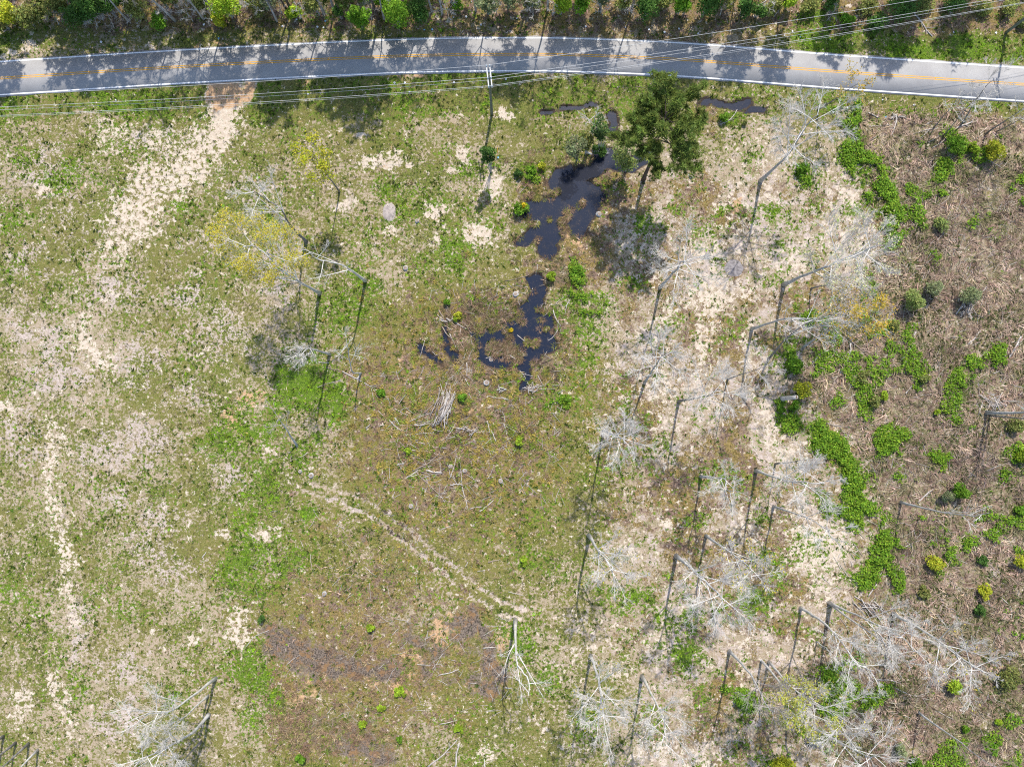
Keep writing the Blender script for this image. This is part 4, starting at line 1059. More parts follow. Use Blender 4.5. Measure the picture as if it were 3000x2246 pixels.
LM = (0.27, 0.38, 0.03); BG = (0.14, 0.27, 0.022); DG = (0.075, 0.15, 0.03); OL = (0.20, 0.22, 0.06); YG = (0.40, 0.42, 0.035); PG = (0.28, 0.34, 0.10); GG = (0.22, 0.25, 0.12); YE = (0.55, 0.42, 0.02)
SHRUBS = [  # px base, radius px, height m, colour, label
 (1525, 622, 26, 1.9, BG, 'round green bush with yellow top on the left bank of the upper pool'), (1537, 610, 11, 2.2, YE, 'small yellow flowering bush on the left bank of the upper pool'),
 (1612, 812, 15, 1.6, LM, 'bright lime bush between the two pools'), (1342, 922, 14, 1.6, YG, 'yellow-green bush on the left bank of the lower pool'),
 (1334, 935, 9, 1.0, LM, 'low lime bush touching the yellow-green one by the lower pool'), (1310, 886, 11, 1.2, BG, 'small green bush above the yellow-green bush by the lower pool'),
 (1496, 966, 7, 1.2, YE, 'tiny yellow bush standing in the lower pool'), (1586, 492, 13, 1.4, YG, 'yellow-green bush above the left end of the upper pool'),
 (1520, 512, 14, 1.5, DG, 'dark green bush left of the upper pool'), (1556, 505, 18, 1.3, BG, 'spreading green bush near the left end of the upper pool'),
 (1925, 497, 14, 1.5, BG, 'compact green bush right of the tall pine trunk'), (2117, 350, 16, 1.8, BG, 'green bush right of the tall pine crown by the ditch'),
 (2180, 362, 9, .9, OL, 'small olive bush below the roadside ditch'), (2743, 662, 26, 2.0, PG, 'pale green feathery bush alone in the right brush'),
 (1520, 1292, 16, 1.3, LM, 'bright green bush in the lower part of the debris field'), (1355, 1165, 14, 1.0, BG, 'green bush beside the brush pile'),
 (1195, 1322, 10, .9, LM, 'small green bush at the lower left of the debris field'), (1112, 1150, 20, .9, BG, 'low green clump on the fallen pole left of the debris field'),
 (1090, 1835, 14, 1.6, LM, 'small lime bush above the left burn scar'), (1118, 1985, 1, .5, LM, ''), (1172, 2025, 22, 1.0, LM, 'lime weed clump, upper one between the two burn scars'),
 (1122, 2068, 18, .9, LM, 'lime weed clump, lower one between the two burn scars'), (1066, 2118, 13, .9, LM, 'small lime bush above the bottom burn scar'), (882, 2212, 18, 1.8, BG, 'round green bush on the bottom edge among brown sedge'),
 (1172, 2160, 10, 1.2, BG, 'small green bush right of the bottom burn scar'), (1345, 2130, 22, .8, LM, 'lime weed clump right of the bottom burn scar'), (1535, 1640, 20, .9, LM, 'lime weed clump above the end of the rutted track'),
 (770, 1808, 11, 1.4, DG, 'dark green bush on pale soil left of the burn scar'), (2728, 1648, 27, 2.2, YG, 'round yellow-green bush in the right brush'), (2978, 1645, 27, 2.2, YG, 'yellow-green bush on the right edge'),
 (2872, 1730, 25, 2.0, YG, 'yellow-tipped bush between the two others near the right edge'), (2940, 1978, 36, 2.8, OL, 'large olive bush near the right edge below the pale tree'), (2782, 2004, 24, 2.2, LM, 'lime bush under the rightmost pale tree'),
 (2340, 1140, 28, 2.6, YG, 'feathery lime bush above the broken snag'), (2320, 1072, 30, 2.2, BG, 'green bush cluster above the feathery lime bush'), (2283, 1198, 12, 1.4, BG, 'dark green bush left of the broken snag base'), (2320, 1190, 16, 1.2, BG, 'green bush right under the broken snag'),
 (2890, 455, 36, 3.0, YG, 'tall yellow-green feathery bush in the roadside thicket'), (2775, 435, 34, 2.6, BG, 'lush green bush at the left of the roadside thicket'), (2840, 440, 20, 2.0, LM, 'lime bush between the others of the roadside thicket'),
 (2655, 880, 40, 4.2, PG, 'large pale green young tree in the right brush'), (2720, 850, 28, 3.6, GG, 'grey-green sapling touching the large pale green young tree'), (2820, 870, 32, 3.4, GG, 'grey-green leafy sapling right of the large pale green young tree'),
 (2555, 1178, 20, 1.8, OL, 'olive bush in the middle of the right brush'), (2582, 1160, 14, 1.4, LM, 'small lime bush beside the olive one in the right brush'), (2740, 1208, 9, .9, LM, 'tiny lime bush right of the olive bush in the right brush'),
 (2440, 1284, 10, 1.2, BG, 'small dark green bush left of the bright vine patch'), (2800, 1428, 30, 3.0, BG, 'green leafy bush below the right vines'), (2760, 1450, 22, 2.4, GG, 'grey-green bush left of the leafy bush below the right vines'), (2520, 1105, 20, 1.5, OL, 'olive bush above the middle of the right brush'),
 (2280, 2232, 40, 3.0, YG, 'wide yellow-lime bush on the bottom edge below the lime-leafed tree'), (2680, 2240, 40, 2.0, BG, 'green bush on the bottom edge at the right'), (2622, 2185, 24, 2.6, GG, 'grey-green bush above the bottom edge at the right'), (2390, 2150, 30, 3.0, GG, 'grey-green bush under the lime-leafed tree'),
 (2170, 2048, 26, 1.6, BG, 'dark green bush under the leftmost tree of the bottom right group'), (2890, 2185, 22, 1.8, BG, 'green bush near the bottom right corner'), (2915, 2112, 14, 1.2, LM, 'small lime bush near the bottom right corner'), (2820, 2125, 12, 1.4, BG, 'small green bush left of the lime bush near the bottom right corner'),
 (2985, 1330, 30, 2.2, LM, 'lime bush on the right edge below the thick grey trunk'), (2965, 1250, 26, 2.0, OL, 'olive bush on the right edge just below the thick grey trunk'), (2980, 1490, 24, 1.8, BG, 'green bush on the right edge halfway down'), (2345, 500, 20, 1.8, BG, 'green bush at the foot of the large bare grey tree'),
 (1785, 1497, 1, .5, LM, ''), (2700, 1110, 18, 1.4, OL, 'olive bush left of the green vine clump at the right'), (2610, 960, 20, 1.6, OL, 'olive bush under the amber-crowned tree'), (2870, 1640, 18, 1.3, DG, 'dark bush between two yellow-green ones near the right edge'),
 (2860, 1780, 20, 1.8, DG, 'dark green bush above the rightmost pale tree'), (2700, 1730, 22, 1.4, OL, 'olive bush left of the dark one above the rightmost pale tree'), (1690, 800, 24, 1.2, BG, 'low green bush right of the lime bush between the pools'),
]
k_ = 0
for (u, v, r, h, c_, lab) in SHRUBS:
    k_ += 1
    if not lab: continue
    R = r * MPP
    sc_ = .15 if c_ in (YG, PG, GG) else .17
    shrub('small_tree' if h > 2.8 else 'shrub', gp(u, v), R, h, c_, 900 + k_, lab, cat='tree' if h > 2.8 else 'shrub', group='shrubs in the field', n=int(150 + 420 * R * max(1, h / 2)), size=sc_)

# trees at the pool and by the pole
def px_tree(u, v, cu, cv, r, col, lab, seed, n=900, size=.17):
    b = gp(u, v); h = climb((u, v), (cu, cv), 2.5, 9.0)
    p = at(cu, cv, h) - b
    shrub('small_tree', b, r * MPP, h * 1.35, col, seed, lab, 'tree', 'small trees at the upper pool', n, size, off=(p[0] * 1.3, p[1] * 1.3), trunk=True)
px_tree(1437, 505, 1427, 442, 24, DG, 'slim dark green tree directly below the utility pole', 61, 900)
px_tree(1690, 470, 1683, 418, 34, GG, 'grey-green small tree left of the upper pool, leftmost of its group', 62, 1100)
px_tree(1715, 450, 1712, 405, 30, OL, 'olive small tree above the upper pool', 63, 1000)
px_tree(1835, 500, 1838, 448, 44, PG, 'light green small tree beside the tall pine over the water', 64, 1500)
px_tree(1760, 450, 1766, 352, 30, (0.10, 0.17, .05), 'green leafy small tree behind the crooked white trunk', 65, 900)
px_tree(1790, 445, 1752, 435, 22, DG, 'dark green low tree right of the crooked white trunk', 66, 600)
b_ = gp(1733, 452)
bare_tree('bare_tree', b_, [at(1718, 437, 1.2), at(1735, 395, 3.2)], at(1743, 345, 6.5), 2.0, .36, 67, bark='bark_white', limbs=7, dens=.7, label='crooked white-trunked bare tree at the upper pool', group='small trees at the upper pool', vr=1.6)

# broken snag
rs = np.random.RandomState(5)
b_ = gp(2288, 1168); h_ = climb((2288, 1168), (2333, 1163), 3, 9); t_ = at(2333, 1163, h_) - b_
e = empty('broken_snag', b_)
zs = np.linspace(0, 1, 6)
V, F = poly_tube([(t_[0] * q, t_[1] * q, -.2 + (t_[2] + .2) * q) for q in zs], [.48, .38, .34, .33, .32, .30], 10, .06, rs)
link('trunk', mesh_py('trunk', V, F, M['bark_pale']), e)
V, F = [], []
for q in range(9):
    a = q * .7; rr = .2 * rs.rand()
    p0 = np.array([t_[0] + math.cos(a) * rr, t_[1] + math.sin(a) * rr, t_[2] - .05]); hh = rs.uniform(.15, .5)
    i0 = len(V)
    V += [p0 + np.array([.1, 0, 0]), p0 + np.array([-.05, .09, 0]), p0 + np.array([-.05, -.09, 0]), p0 + np.array([rs.normal(0, .05), rs.normal(0, .05), hh])]
    F += [(i0, i0 + 1, i0 + 3), (i0 + 1, i0 + 2, i0 + 3), (i0 + 2, i0, i0 + 3), (i0, i0 + 2, i0 + 1)]
link('splintered_top', mesh_py('splintered_top', V, F, M['wood_broken'], False), e)
tag(e, 'thick broken snag with orange splintered top beside the feathery lime bush', 'snag')

# ------------------------------------------------------------------ the wood beyond the road
def forest_phrase(u):
    for lim, ph in ((250, 'near the left edge'), (560, 'left of the driveway'), (780, 'opposite the driveway'), (1120, 'between driveway and utility pole'), (1380, 'left of the utility pole'), (1560, 'opposite the utility pole'), (1800, 'right of the utility pole'), (2080, 'opposite the green pine'), (2400, 'where wires cross the road'), (4000, 'in the top right')):
        if u < lim: return ph
TALL_X = [47, 230, 295, 334, 376, 397, 491, 513, 570, 597, 641, 664, 698, 779, 811, 845, 858, 950, 977, 1008, 1038, 1069, 1109, 1126, 1238, 1265, 1296, 1323, 1394, 1435, 1544, 1605, 1703, 1761, 1856, 2012, 2070]
rs = np.random.RandomState(12)
spots = [(x, 62 - 45 * rs.rand() if x < 1300 else 45 - 50 * rs.rand(), False) for x in TALL_X] + [(2190, 25, True), (2285, 20, True), (2465, -60, False), (2640, -70, False), (2690, -90, True), (2840, -110, False)]
spots += [(x + rs.uniform(-45, 45), rs.uniform(-170, -30), False) for x in np.arange(-250, 2250, 150)]
spots += [(x + rs.uniform(-60, 60), rs.uniform(-420, -190), False) for x in np.arange(-300, 3200, 150)]
protos = {}
for i, (u, v, fp) in enumerate(spots):
    kind = ('pine', rs.randint(2)) if (rs.rand() < .42 or fp) else ('hard', rs.randint(3))
    p = at(u, v); p[2] = gz(p[0], p[1])
    inview = v > 0
    lab = ('tall pine trunk ' if kind[0] == 'pine' else 'tall bare hardwood trunk ') + 'at the wood edge ' + forest_phrase(u) if inview else ('pine deep in the wood ' if kind[0] == 'pine' else 'bare hardwood deep in the wood ') + forest_phrase(u) + ', outside the frame'
    if kind not in protos:
        if kind[0] == 'pine':
            o = pine_tree('pine_tree', p, (rs.normal(0, .5), .8), 17 + 2.5 * kind[1], 2.9, .36, 70 + kind[1], lab, clump=230, first=.5)
        else:
            cr = p + np.array([rs.normal(0, .5), .6, 11.5 + kind[1]])
            o = bare_tree('bare_tree', p, [], cr, 3.4, .32, 80 + kind[1], bark='bark_grey', twig='twig_grey', limbs=12, dens=.95, label=lab, vr=4.6)
        protos[kind] = o
    else:
        o = copy_tree(protos[kind], p, rs.uniform(0, 6.28), rs.uniform(.9, 1.3))
    tag(o, lab, 'tree', 'trees of the wood beyond the road')

UNDER = [(55, 62, 28, 4.5, YG), (100, 75, 30, 4, OL), (140, 60, 30, 4, OL), (250, 62, 34, 5, DG), (300, 55, 34, 6, DG), (340, 50, 26, 5, DG), (682, 50, 34, 5.5, LM), (652, 70, 20, 3.5, YG), (868, 48, 20, 2.5, LM), (1000, 55, 16, 4, DG), (1062, 80, 30, 5, BG), (1085, 20, 20, 4, BG), (1170, 75, 44, 6.5, BG), (1232, 60, 30, 5, DG), (1345, 25, 13, 2.5, BG),
         (1642, 42, 24, 5.5, LM), (1702, 40, 22, 4, BG), (1890, 45, 32, 5, DG), (1985, 40, 24, 4, BG), (2060, 45, 34, 6, DG), (2170, 45, 26, 4, DG), (2212, 50, 20, 3, DG), (2625, 40, 40, 4, DG), (2780, 25, 26, 3, DG), (2300, 25, 16, 4, LM), (25, 85, 22, 3, OL), (420, 50, 34, 5, OL), (470, 75, 24, 2.5, BG), (200, 40, 30, 6, OL), (610, 25, 24, 4, OL), (520, 20, 24, 5, OL), (1430, 40, 30, 6, GG), (1490, 25, 26, 5, GG), (380, 20, 26, 5, DG), (150, 20, 26, 5, OL),
         (760, 30, 24, 3.5, OL), (800, 20, 24, 5, GG), (930, 35, 26, 5, OL), (1120, 25, 26, 5, BG), (1560, 20, 26, 4, GG), (1760, 25, 26, 5, GG), (1820, 20, 26, 4, OL), (1940, 18, 26, 4, OL), (2110, 20, 26, 5, OL), (2260, 30, 26, 3, OL), (2360, 25, 26, 2.5, OL), (2420, 15, 26, 2.5, DG), (2530, 30, 24, 2.5, OL), (2700, 20, 24, 2, OL), (2870, 35, 24, 2, OL), (2950, 30, 26, 2, OL), (2990, 70, 20, 1.5, OL), (2560, 70, 26, 2.5, DG), (2480, 60, 20, 1.5, BG)]
cname = {LM: 'bright lime', BG: 'fresh green', DG: 'dark green', OL: 'olive', YG: 'yellow-green', GG: 'grey-green', PG: 'pale green'}
for i, (u, v, r, h, c_) in enumerate(UNDER):
    R = r * MPP * 1.35; cc = tuple(min(q * 1.35, .6) for q in c_)
    shrub('understory_shrub' if h < 4 else 'small_tree', gp(u, v), R, h, cc, 1200 + i, '%s %s at the wood edge %s' % (cname[c_], 'shrub' if h < 4 else 'small tree', forest_phrase(u)), 'shrub' if h < 4 else 'tree', 'undergrowth of the wood beyond the road', n=int(300 + 380 * R * h / 3), size=.17, trunk=h >= 4)
for i, (u, v, cu, cv, r) in enumerate([(285, 78, 275, 50, 42), (170, 72, 160, 48, 30), (565, 62, 545, 30, 36), (400, 70, 395, 45, 30), (935, 45, 925, 18, 34), (1310, 42, 1312, 22, 44), (755, 40, 745, 10, 36), (825, 40, 815, 8, 30), (1562, 48, 1560, 24, 30), (1455, 40, 1450, 12, 28), (330, 80, 322, 55, 30), (490, 60, 478, 35, 26), (1760, 40, 1764, 15, 30), (220, 65, 208, 40, 30), (110, 60, 98, 35, 26), (620, 60, 612, 38, 26), (1090, 60, 1085, 30, 26), (1840, 40, 1842, 15, 26), (2240, 40, 2250, 12, 26), (2420, 60, 2440, 40, 22), (700, 40, 695, 12, 30), (880, 55, 876, 30, 24), (2110, 45, 2118, 15, 28), (1620, 45, 1622, 18, 24)]):
    b = gp(u, v); h = climb((u, v), (cu, cv), 2.2, 5)
    bare_tree('bare_bush', b, [], at(cu, cv, h), r * MPP * .95, .14, 1400 + i, bark='bark_grey', twig='twig_pale' if i % 3 != 1 else 'twig_grey', limbs=9, dens=.7, label='pale leafless bush at the wood edge ' + forest_phrase(u), cat='bush', group='leafless bushes of the wood edge', fork=.15, vr=1.6)

# ------------------------------------------------------------------ fallen logs, sticks, stumps
REG = {1: (0, 0), 2: (1000, 0), 3: (2000, 0), 4: (0, 750), 5: (1000, 750), 6: (2000, 750), 7: (0, 1496), 8: (1000, 1496), 9: (2000, 1496)}
def zp(r, x, y): return REG[r][0] + x / 2.208, REG[r][1] + y / 2.208
LANDMARKS = [(680, 270, 'the dirt driveway'), (1441, 400, 'the utility pole'), (1885, 527, 'the tall pine'), (1650, 600, 'the upper pool'), (1500, 980, 'the lower pool'), (1320, 1190, 'the brush pile'), (1200, 1575, 'the rutted track'), (960, 1950, 'the left burn scar'), (1400, 1850, 'the right burn scar'), (1510, 1900, 'the white dead tree'),
             (937, 858, 'the yellow tree'), (2440, 760, 'the big whitish tree'), (2300, 1165, 'the broken snag'), (2500, 1430, 'the bright vine patch'), (2830, 1100, 'the right vine clump'), (2345, 2070, 'the lime-leafed tree'), (2728, 1648, 'the yellow-green bush'), (2690, 860, 'the pale green young tree'), (2500, 1790, 'the twin bare trees'), (2830, 1940, 'the rightmost pale tree'), (2830, 430, 'the roadside thicket'), (2890, 1210, 'the thick right-edge trunk'), (1060, 2170, 'the bottom burn scar'), (2420, 400, 'the large bare grey tree')]
LATER = []
def place_words(u, v):
    d = [math.hypot(u - a, v - b) for a, b, _ in LANDMARKS]
    k = int(np.argmin(d)); a, b, nm = LANDMARKS[k]
    if abs(u - a) > abs(v - b): w = 'left of' if u < a else 'right of'
    else: w = 'above' if v < b else 'below'
    return w, nm, d[k]
ORD = ['nearest', 'second nearest', 'third nearest', 'fourth nearest', 'fifth nearest', 'sixth nearest', 'seventh nearest', 'eighth nearest']
def later(o, look, u, v, cat, group):
    w, nm, d = place_words(u, v)
    LATER.append((o, look, w, nm, d, cat, group))

rs_log = np.random.RandomState(77)
def log(pxs, dpx, mat='log_pale', prop=None):
    """lying stick through photo positions; dpx = thickness in zoomed pixels"""
    P = [gp(*q) for q in pxs]
    r = max(dpx / 2.208 * MPP / 2, 0.035)
    if len(P) == 2:
        m = (P[0] + P[1]) / 2; L = np.linalg.norm(P[1] - P[0])
        m[:2] += rs_log.normal(0, .035 * L, 2); P = [P[0], m, P[1]]
    pts = catmull(P, 3)
    pts[1:-1, :2] += rs_log.normal(0, r * .35, (len(pts) - 2, 2))
    for q in pts: q[2] = gzf(q[0], q[1]) + r * .6
    z = pts[:, 2]; pts[:, 2] = np.maximum(np.linspace(z[0], z[-1], len(z)), z)
    if rs_log.rand() < .4: pts[-1, 2] += .15
    o0 = pts[0].copy(); o0[2] -= r
    big = r > .075
    V, F = poly_tube(pts - o0, np.linspace(r, r * rs_log.uniform(.45, .8), len(pts)), 7 if big else 5, .10, rs_log)
    nm = 'fallen_log' if big else 'fallen_stick'
    L = np.linalg.norm(pts[-1] - pts[0])
    nside = 0
    o = link(nm, mesh_py(nm, V, F, M[mat]), None, o0)
    if L > 3.0:  # side twigs
        k = 2 + int(L / 2.5)
        t = rs_log.uniform(.3, .95, k); S = np.stack([np.interp(t, np.linspace(0, 1, len(pts)), pts[:, i]) for i in range(3)], 1) - o0
        ax = (pts[-1] - pts[0]) / L; s = rs_log.choice([-1, 1], k)[:, None]
        D = ax * .75 + np.array([-ax[1], ax[0], 0]) * s * rs_log.uniform(.4, .9, (k, 1)); D[:, 2] = rs_log.uniform(.0, .25, k)
        E = S + D * (rs_log.uniform(.12, .3, (k, 1)) * L); Mi = (S + E) / 2 + rs_log.normal(0, .06, (k, 3))
        for q in range(k):
            pp = bez(S[q][None], Mi[q][None], E[q][None], np.array([0.0]))
            pts_b = np.array([bez(S[q], Mi[q], E[q], np.array(t_)) for t_ in (0., .5, 1.)])
            V, F = poly_tube(pts_b, [max(r * .45, .02), max(r * .35, .016), .01], 4)
            link('side_branch', mesh_py('side_branch', V, F, M[mat]), o)
    u, v = np.mean([q[0] for q in pxs]), np.mean([q[1] for q in pxs])
    cw = {'log_pale': 'pale', 'log_brown': 'brown', 'log_dark': 'dark'}[mat]
    look = '%s%s %s' % ('long ' if L > 6 else 'short ' if L < 2 else '', cw, 'fallen log' if big else 'fallen stick')
    later(o, look, u, v, 'log' if big else 'stick', 'fallen wood in the field')
    return o

LOGS = {5: [((630, 350), (665, 415), 10), ((650, 455), (720, 540), 8), ((740, 430), (880, 530), 8), ((790, 660), (812, 605), 6), ((810, 690), (808, 780), 8), ((800, 790), (825, 835), 6), ((1060, 160), (1130, 150), (1215, 122), 6), ((1235, 215), (1250, 165), 8), ((1280, 400), (1285, 340), 6), ((1290, 395), (1330, 375), 5), ((1370, 350), (1385, 400), (1420, 455), 8), ((1290, 570), (1360, 530), (1400, 480), 6), ((1110, 480), (1185, 550), 6), ((905, 670), (980, 645), 8), ((1090, 640), (1130, 668), 7), ((1135, 600), (1185, 645), 6), ((1450, 330), (1480, 280), 7), ((1445, 380), (1470, 280), 5), ((1195, 350), (1260, 340), 4), ((1385, 310), (1440, 265), 5), ((1420, 150), (1445, 50), 5), ((1270, 50), (1250, 150), 4),
            ((540, 545), (510, 650), 5), ((480, 570), (512, 592), 6), ((5, 745), (150, 820), (320, 930), 7), ((100, 790), (132, 755), 13), ((625, 1075), (665, 960), 8), ((440, 1070), (600, 1005), 6), ((345, 985), (430, 1030), 6), ((310, 1060), (390, 1130), 7), ((345, 1045), (375, 1090), 8), ((160, 1115), (185, 1090), 8), ((415, 1160), (600, 1140), 6), ((630, 1080), (690, 1130), 8), ((720, 1105), (920, 1140), 8), ((740, 1080), (700, 1150), (640, 1200), 7), ((740, 1145), (815, 1075), 7), ((945, 1065), (955, 1140), 10), ((970, 1120), (1000, 1200), 8), ((1050, 1080), (1070, 1150), (1090, 1215), 6), ((1205, 950), (1240, 925), 14), ((935, 1245), (1000, 1270), 6), ((970, 1310), (1010, 1270), 5),
            ((460, 1390), (560, 1340), (640, 1270), 8), ((410, 1440), (500, 1380), 7), ((440, 1425), (550, 1415), 6), ((490, 1400), (560, 1470), (640, 1545), 10), ((550, 1385), (650, 1400), 12), ((705, 1478), (785, 1478), 9), ((740, 1230), (745, 1280), (762, 1330), 6), ((765, 1300), (780, 1480), 5), ((780, 1490), (800, 1560), (820, 1640), 7), ((700, 1440), (745, 1290), 5), ((895, 1650), (985, 1575), 8), ((830, 1635), (910, 1620), 6), ((360, 1350), (410, 1340), 8), ((1085, 965), (1140, 955), 6), ((1035, 910), (1085, 930), 6), ((720, 700), (800, 790), 7), ((700, 500), (740, 590), 6), ((745, 560), (760, 610), 5), ((860, 150), (870, 215), 4), ((900, 240), (1000, 200), 4), ((1030, 345), (1070, 368), 7), ((860, 850), (900, 885), 4), ((1270, 770), (1300, 830), 5), ((1000, 740), (1035, 770), 4), ((390, 830), (450, 850), 4), ((240, 1000), (270, 1030), 5), ((480, 1200), (540, 1215), 6), ((440, 1250), (560, 1258), 6), ((1265, 1190), (1320, 1230), 5)],
        6: [((835, 685), (940, 610), 14), ((1080, 560), (1075, 630), (1010, 760), 10), ((910, 945), (975, 830), 12), ((960, 600), (1000, 650), (1080, 690), 6), ((1000, 470), (1130, 590), (1260, 700), 9), ((1405, 675), (1470, 590), (1500, 490), 10), ((1415, 710), (1440, 675), 7), ((1840, 570), (1925, 480), 8), ((2105, 655), (2180, 520), 12), ((1765, 375), (1830, 260), 10), ((1790, 395), (1880, 315), 9), ((1180, 305), (1230, 230), (1270, 180), 8), ((1440, 890), (1480, 840), 10), ((1470, 920), (1600, 890), 4), ((905, 1075), (1110, 1110), 4), ((1280, 1060), (1290, 960), 4), ((1520, 1595), (1615, 1505), 10), ((1050, 1250), (1105, 1205), 8), ((1960, 920), (2070, 980), 6), ((2060, 980), (2190, 880), 6), ((1955, 1390), (2050, 1350), (2140, 1320), 5), ((2000, 760), (2100, 700), 5), ((1120, 740), (1280, 700), 5), ((1640, 350), (1560, 290), 5), ((1970, 310), (1975, 380), 7), ((1960, 200), (1930, 240), 6), ((1220, 60), (1300, 30), 5), ((2040, 540), (2020, 480), 6), ((1310, 1050), (1290, 1130), 4), ((1140, 1270), (1190, 1240), 8), ((960, 790), (1010, 775), 8), ((985, 800), (1010, 840), 7), ((1600, 1000), (1640, 960), 6), ((2150, 1000), (2060, 1040), 5), ((1900, 960), (1880, 1010), 5), ((1850, 980), (1920, 900), 4), ((2200, 850), (2120, 830), 5), ((2020, 900), (1960, 880), 4), ((1730, 560), (1760, 610), 6), ((1250, 1400), (1210, 1340), 5)],
        9: [((1110, 550), (1200, 610), (1300, 745), 8), ((1200, 550), (1250, 470), 9), ((1250, 460), (1282, 390), 7), ((1180, 640), (1240, 560), 6), ((1120, 560), (1260, 640), 5), ((1150, 600), (1280, 700), 5), ((1210, 590), (1290, 640), 5), ((1140, 640), (1230, 720), 4), ((1420, 235), (1530, 190), 6), ((1250, 1085), (1340, 1090), (1405, 1110), 7), ((1370, 1140), (1460, 1180), (1590, 1215), 8), ((1360, 1430), (1410, 1350), 9), ((1250, 1490), (1320, 1470), 8), ((1890, 805), (1920, 730), 5), ((1700, 1170), (1730, 1270), 5), ((2060, 560), (2115, 620), (2110, 690), 6), ((1400, 1400), (1440, 1330), 5), ((2000, 1320), (2080, 1400), 5), ((1260, 780), (1310, 890), 9), ((1560, 480), (1600, 540), 4), ((1980, 160), (2080, 100), 5), ((2120, 60), (2200, 100), 7), ((2090, 0), (2120, 100), 6), ((1620, 1480), (1560, 1540), 5), ((1840, 1600), (1830, 1656), 6), ((1060, 1160), (1080, 1110), 7)],
        8: [((735, 1656), (750, 1560), (762, 1495), 12), ((560, 1650), (660, 1570), (750, 1475), 9), ((785, 820), (790, 920), 6), ((630, 1060), (700, 1045), (760, 1020), 7), ((590, 1020), (650, 930), 5), ((490, 990), (580, 995), (650, 985), 5), ((635, 1375), (750, 1350), 6), ((920, 885), (1000, 880), 7), ((950, 330), (1025, 310), 9), ((1060, 1140), (1105, 1140), 8), ((930, 1656), (925, 1600), 11), ((400, 1420), (460, 1360), 5), ((640, 120), (720, 90), 5), ((850, 100), (880, 60), 5), ((820, 330), (800, 360), 6), ((930, 380), (880, 390), 5), ((1080, 520), (1180, 545), 5), ((540, 1110), (620, 1000), 5), ((430, 560), (410, 520), 5), ((1110, 1060), (1100, 1120), 5), ((1200, 1210), (1230, 1290), 4), ((330, 800), (370, 760), 5), ((1050, 745), (940, 740), 4), ((910, 1040), (900, 1100), 4)],
        3: [((1380, 740), (1375, 800), (1345, 880), 11), ((1200, 820), (1380, 805), 5), ((1350, 770), (1370, 735), 7), ((1520, 900), (1600, 830), 6), ((1765, 832), (1900, 785), 13), ((1265, 1090), (1275, 1030), 6), ((240, 805), (310, 770), (355, 705), 7), ((1200, 730), (1265, 762), 8), ((1490, 870), (1650, 830), 6), ((1540, 830), (1650, 770), 5), ((1570, 930), (1680, 870), 5), ((1610, 960), (1760, 860), 6), ((1310, 950), (1350, 1000), 6), ((1870, 1255), (1900, 1265), 5), ((1720, 1235), (1780, 1240), 4), ((1900, 1010), (2120, 1130), 4), ((2170, 1230), (2208, 1210), 6), ((1620, 1010), (1670, 1020), 6), ((540, 5), (460, 60), 7), ((660, 0), (590, 110), 8), ((1490, 80), (1560, 170), (1615, 235), 10), ((480, 90), (540, 110), 5)],
        2: [((1700, 1050), (1740, 960), 5), ((1650, 1370), (1690, 1385), 7), ((1240, 1490), (1300, 1380), 4), ((1900, 560), (1960, 570), 4), ((1480, 810), (1470, 870), 4), ((1150, 1250), (1190, 1210), 5)],
        4: [((2060, 685), (2130, 690), 6), ((2110, 720), (2208, 745), 7), ((2050, 850), (2208, 800), 4), ((1530, 610), (1550, 650), 4), ((1360, 500), (1380, 535), 5), ((1990, 1270), (1940, 1300), 6)],
        7: [((1590, 880), (1650, 810), (1740, 770), 5), ((1310, 300), (1335, 265), 7), ((1840, 1080), (1930, 960), 5), ((1850, 1000), (1940, 930), 4), ((2120, 1310), (2150, 1265), 5), ((2060, 1190), (2080, 1150), 5), ((2065, 1600), (2105, 1560), 5)]}
for r_, items in LOGS.items():
    for it in items:
        pts = [zp(r_, *q) for q in it[:-1]]
        mt = 'log_pale' if rs_log.rand() < .78 else 'log_brown'
        log(pts, it[-1], mt)
# uncountable thin stick litter of the debris field and the right brush
P0, P1, RR = [], [], []
for cx, cy, rx, ry, n_, ang in ((1380, 1270, 270, 200, 260, None), (1450, 960, 190, 130, 70, None), (2720, 1000, 250, 430, 330, 55), (2690, 1850, 280, 340, 240, -40), (1250, 1950, 250, 160, 90, None), (2400, 1050, 120, 160, 50, None), (2720, 600, 240, 200, 90, 40), (1000, 1600, 260, 150, 40, None)):
    for i in range(n_):
        u, v = cx + rs_log.uniform(-1, 1) * rx, cy + rs_log.uniform(-1, 1) * ry
        if not (5 < u < 2995 and 5 < v < 2241): continue
        p = gp(u, v, .06)
        a_ = rs_log.uniform(0, 6.28) if ang is None or rs_log.rand() < .5 else math.radians(ang + rs_log.normal(0, 20))
        l = rs_log.uniform(.35, 1.3); d = np.array([math.cos(a_), math.sin(a_), 0]) * l
        m = p + rs_log.normal(0, .08, 3) * np.array([1, 1, .4]); m[2] = max(m[2], p[2])
        r0 = rs_log.uniform(.025, .05)
        q0, q1 = p - d, p + d
        q0[2] = gzf(q0[0], q0[1]) + .05; q1[2] = gzf(q1[0], q1[1]) + rs_log.uniform(.03, .25)
        m[2] = max(m[2], (q0[2] + q1[2]) / 2)
        P0 += [q0, m]; P1 += [m, q1]; RR += [(r0, r0 * .85), (r0 * .85, r0 * .5)]
RR = np.array(RR)
V, F = seg_tubes(np.array(P0), np.array(P1), RR[:, 0], RR[:, 1], 4)
tag(link('stick_litter', mesh_np('stick_litter', V, F, 4, M['log_pale'])), 'thin pale stick litter strewn over debris field and brush', 'sticks', kind='stuff')

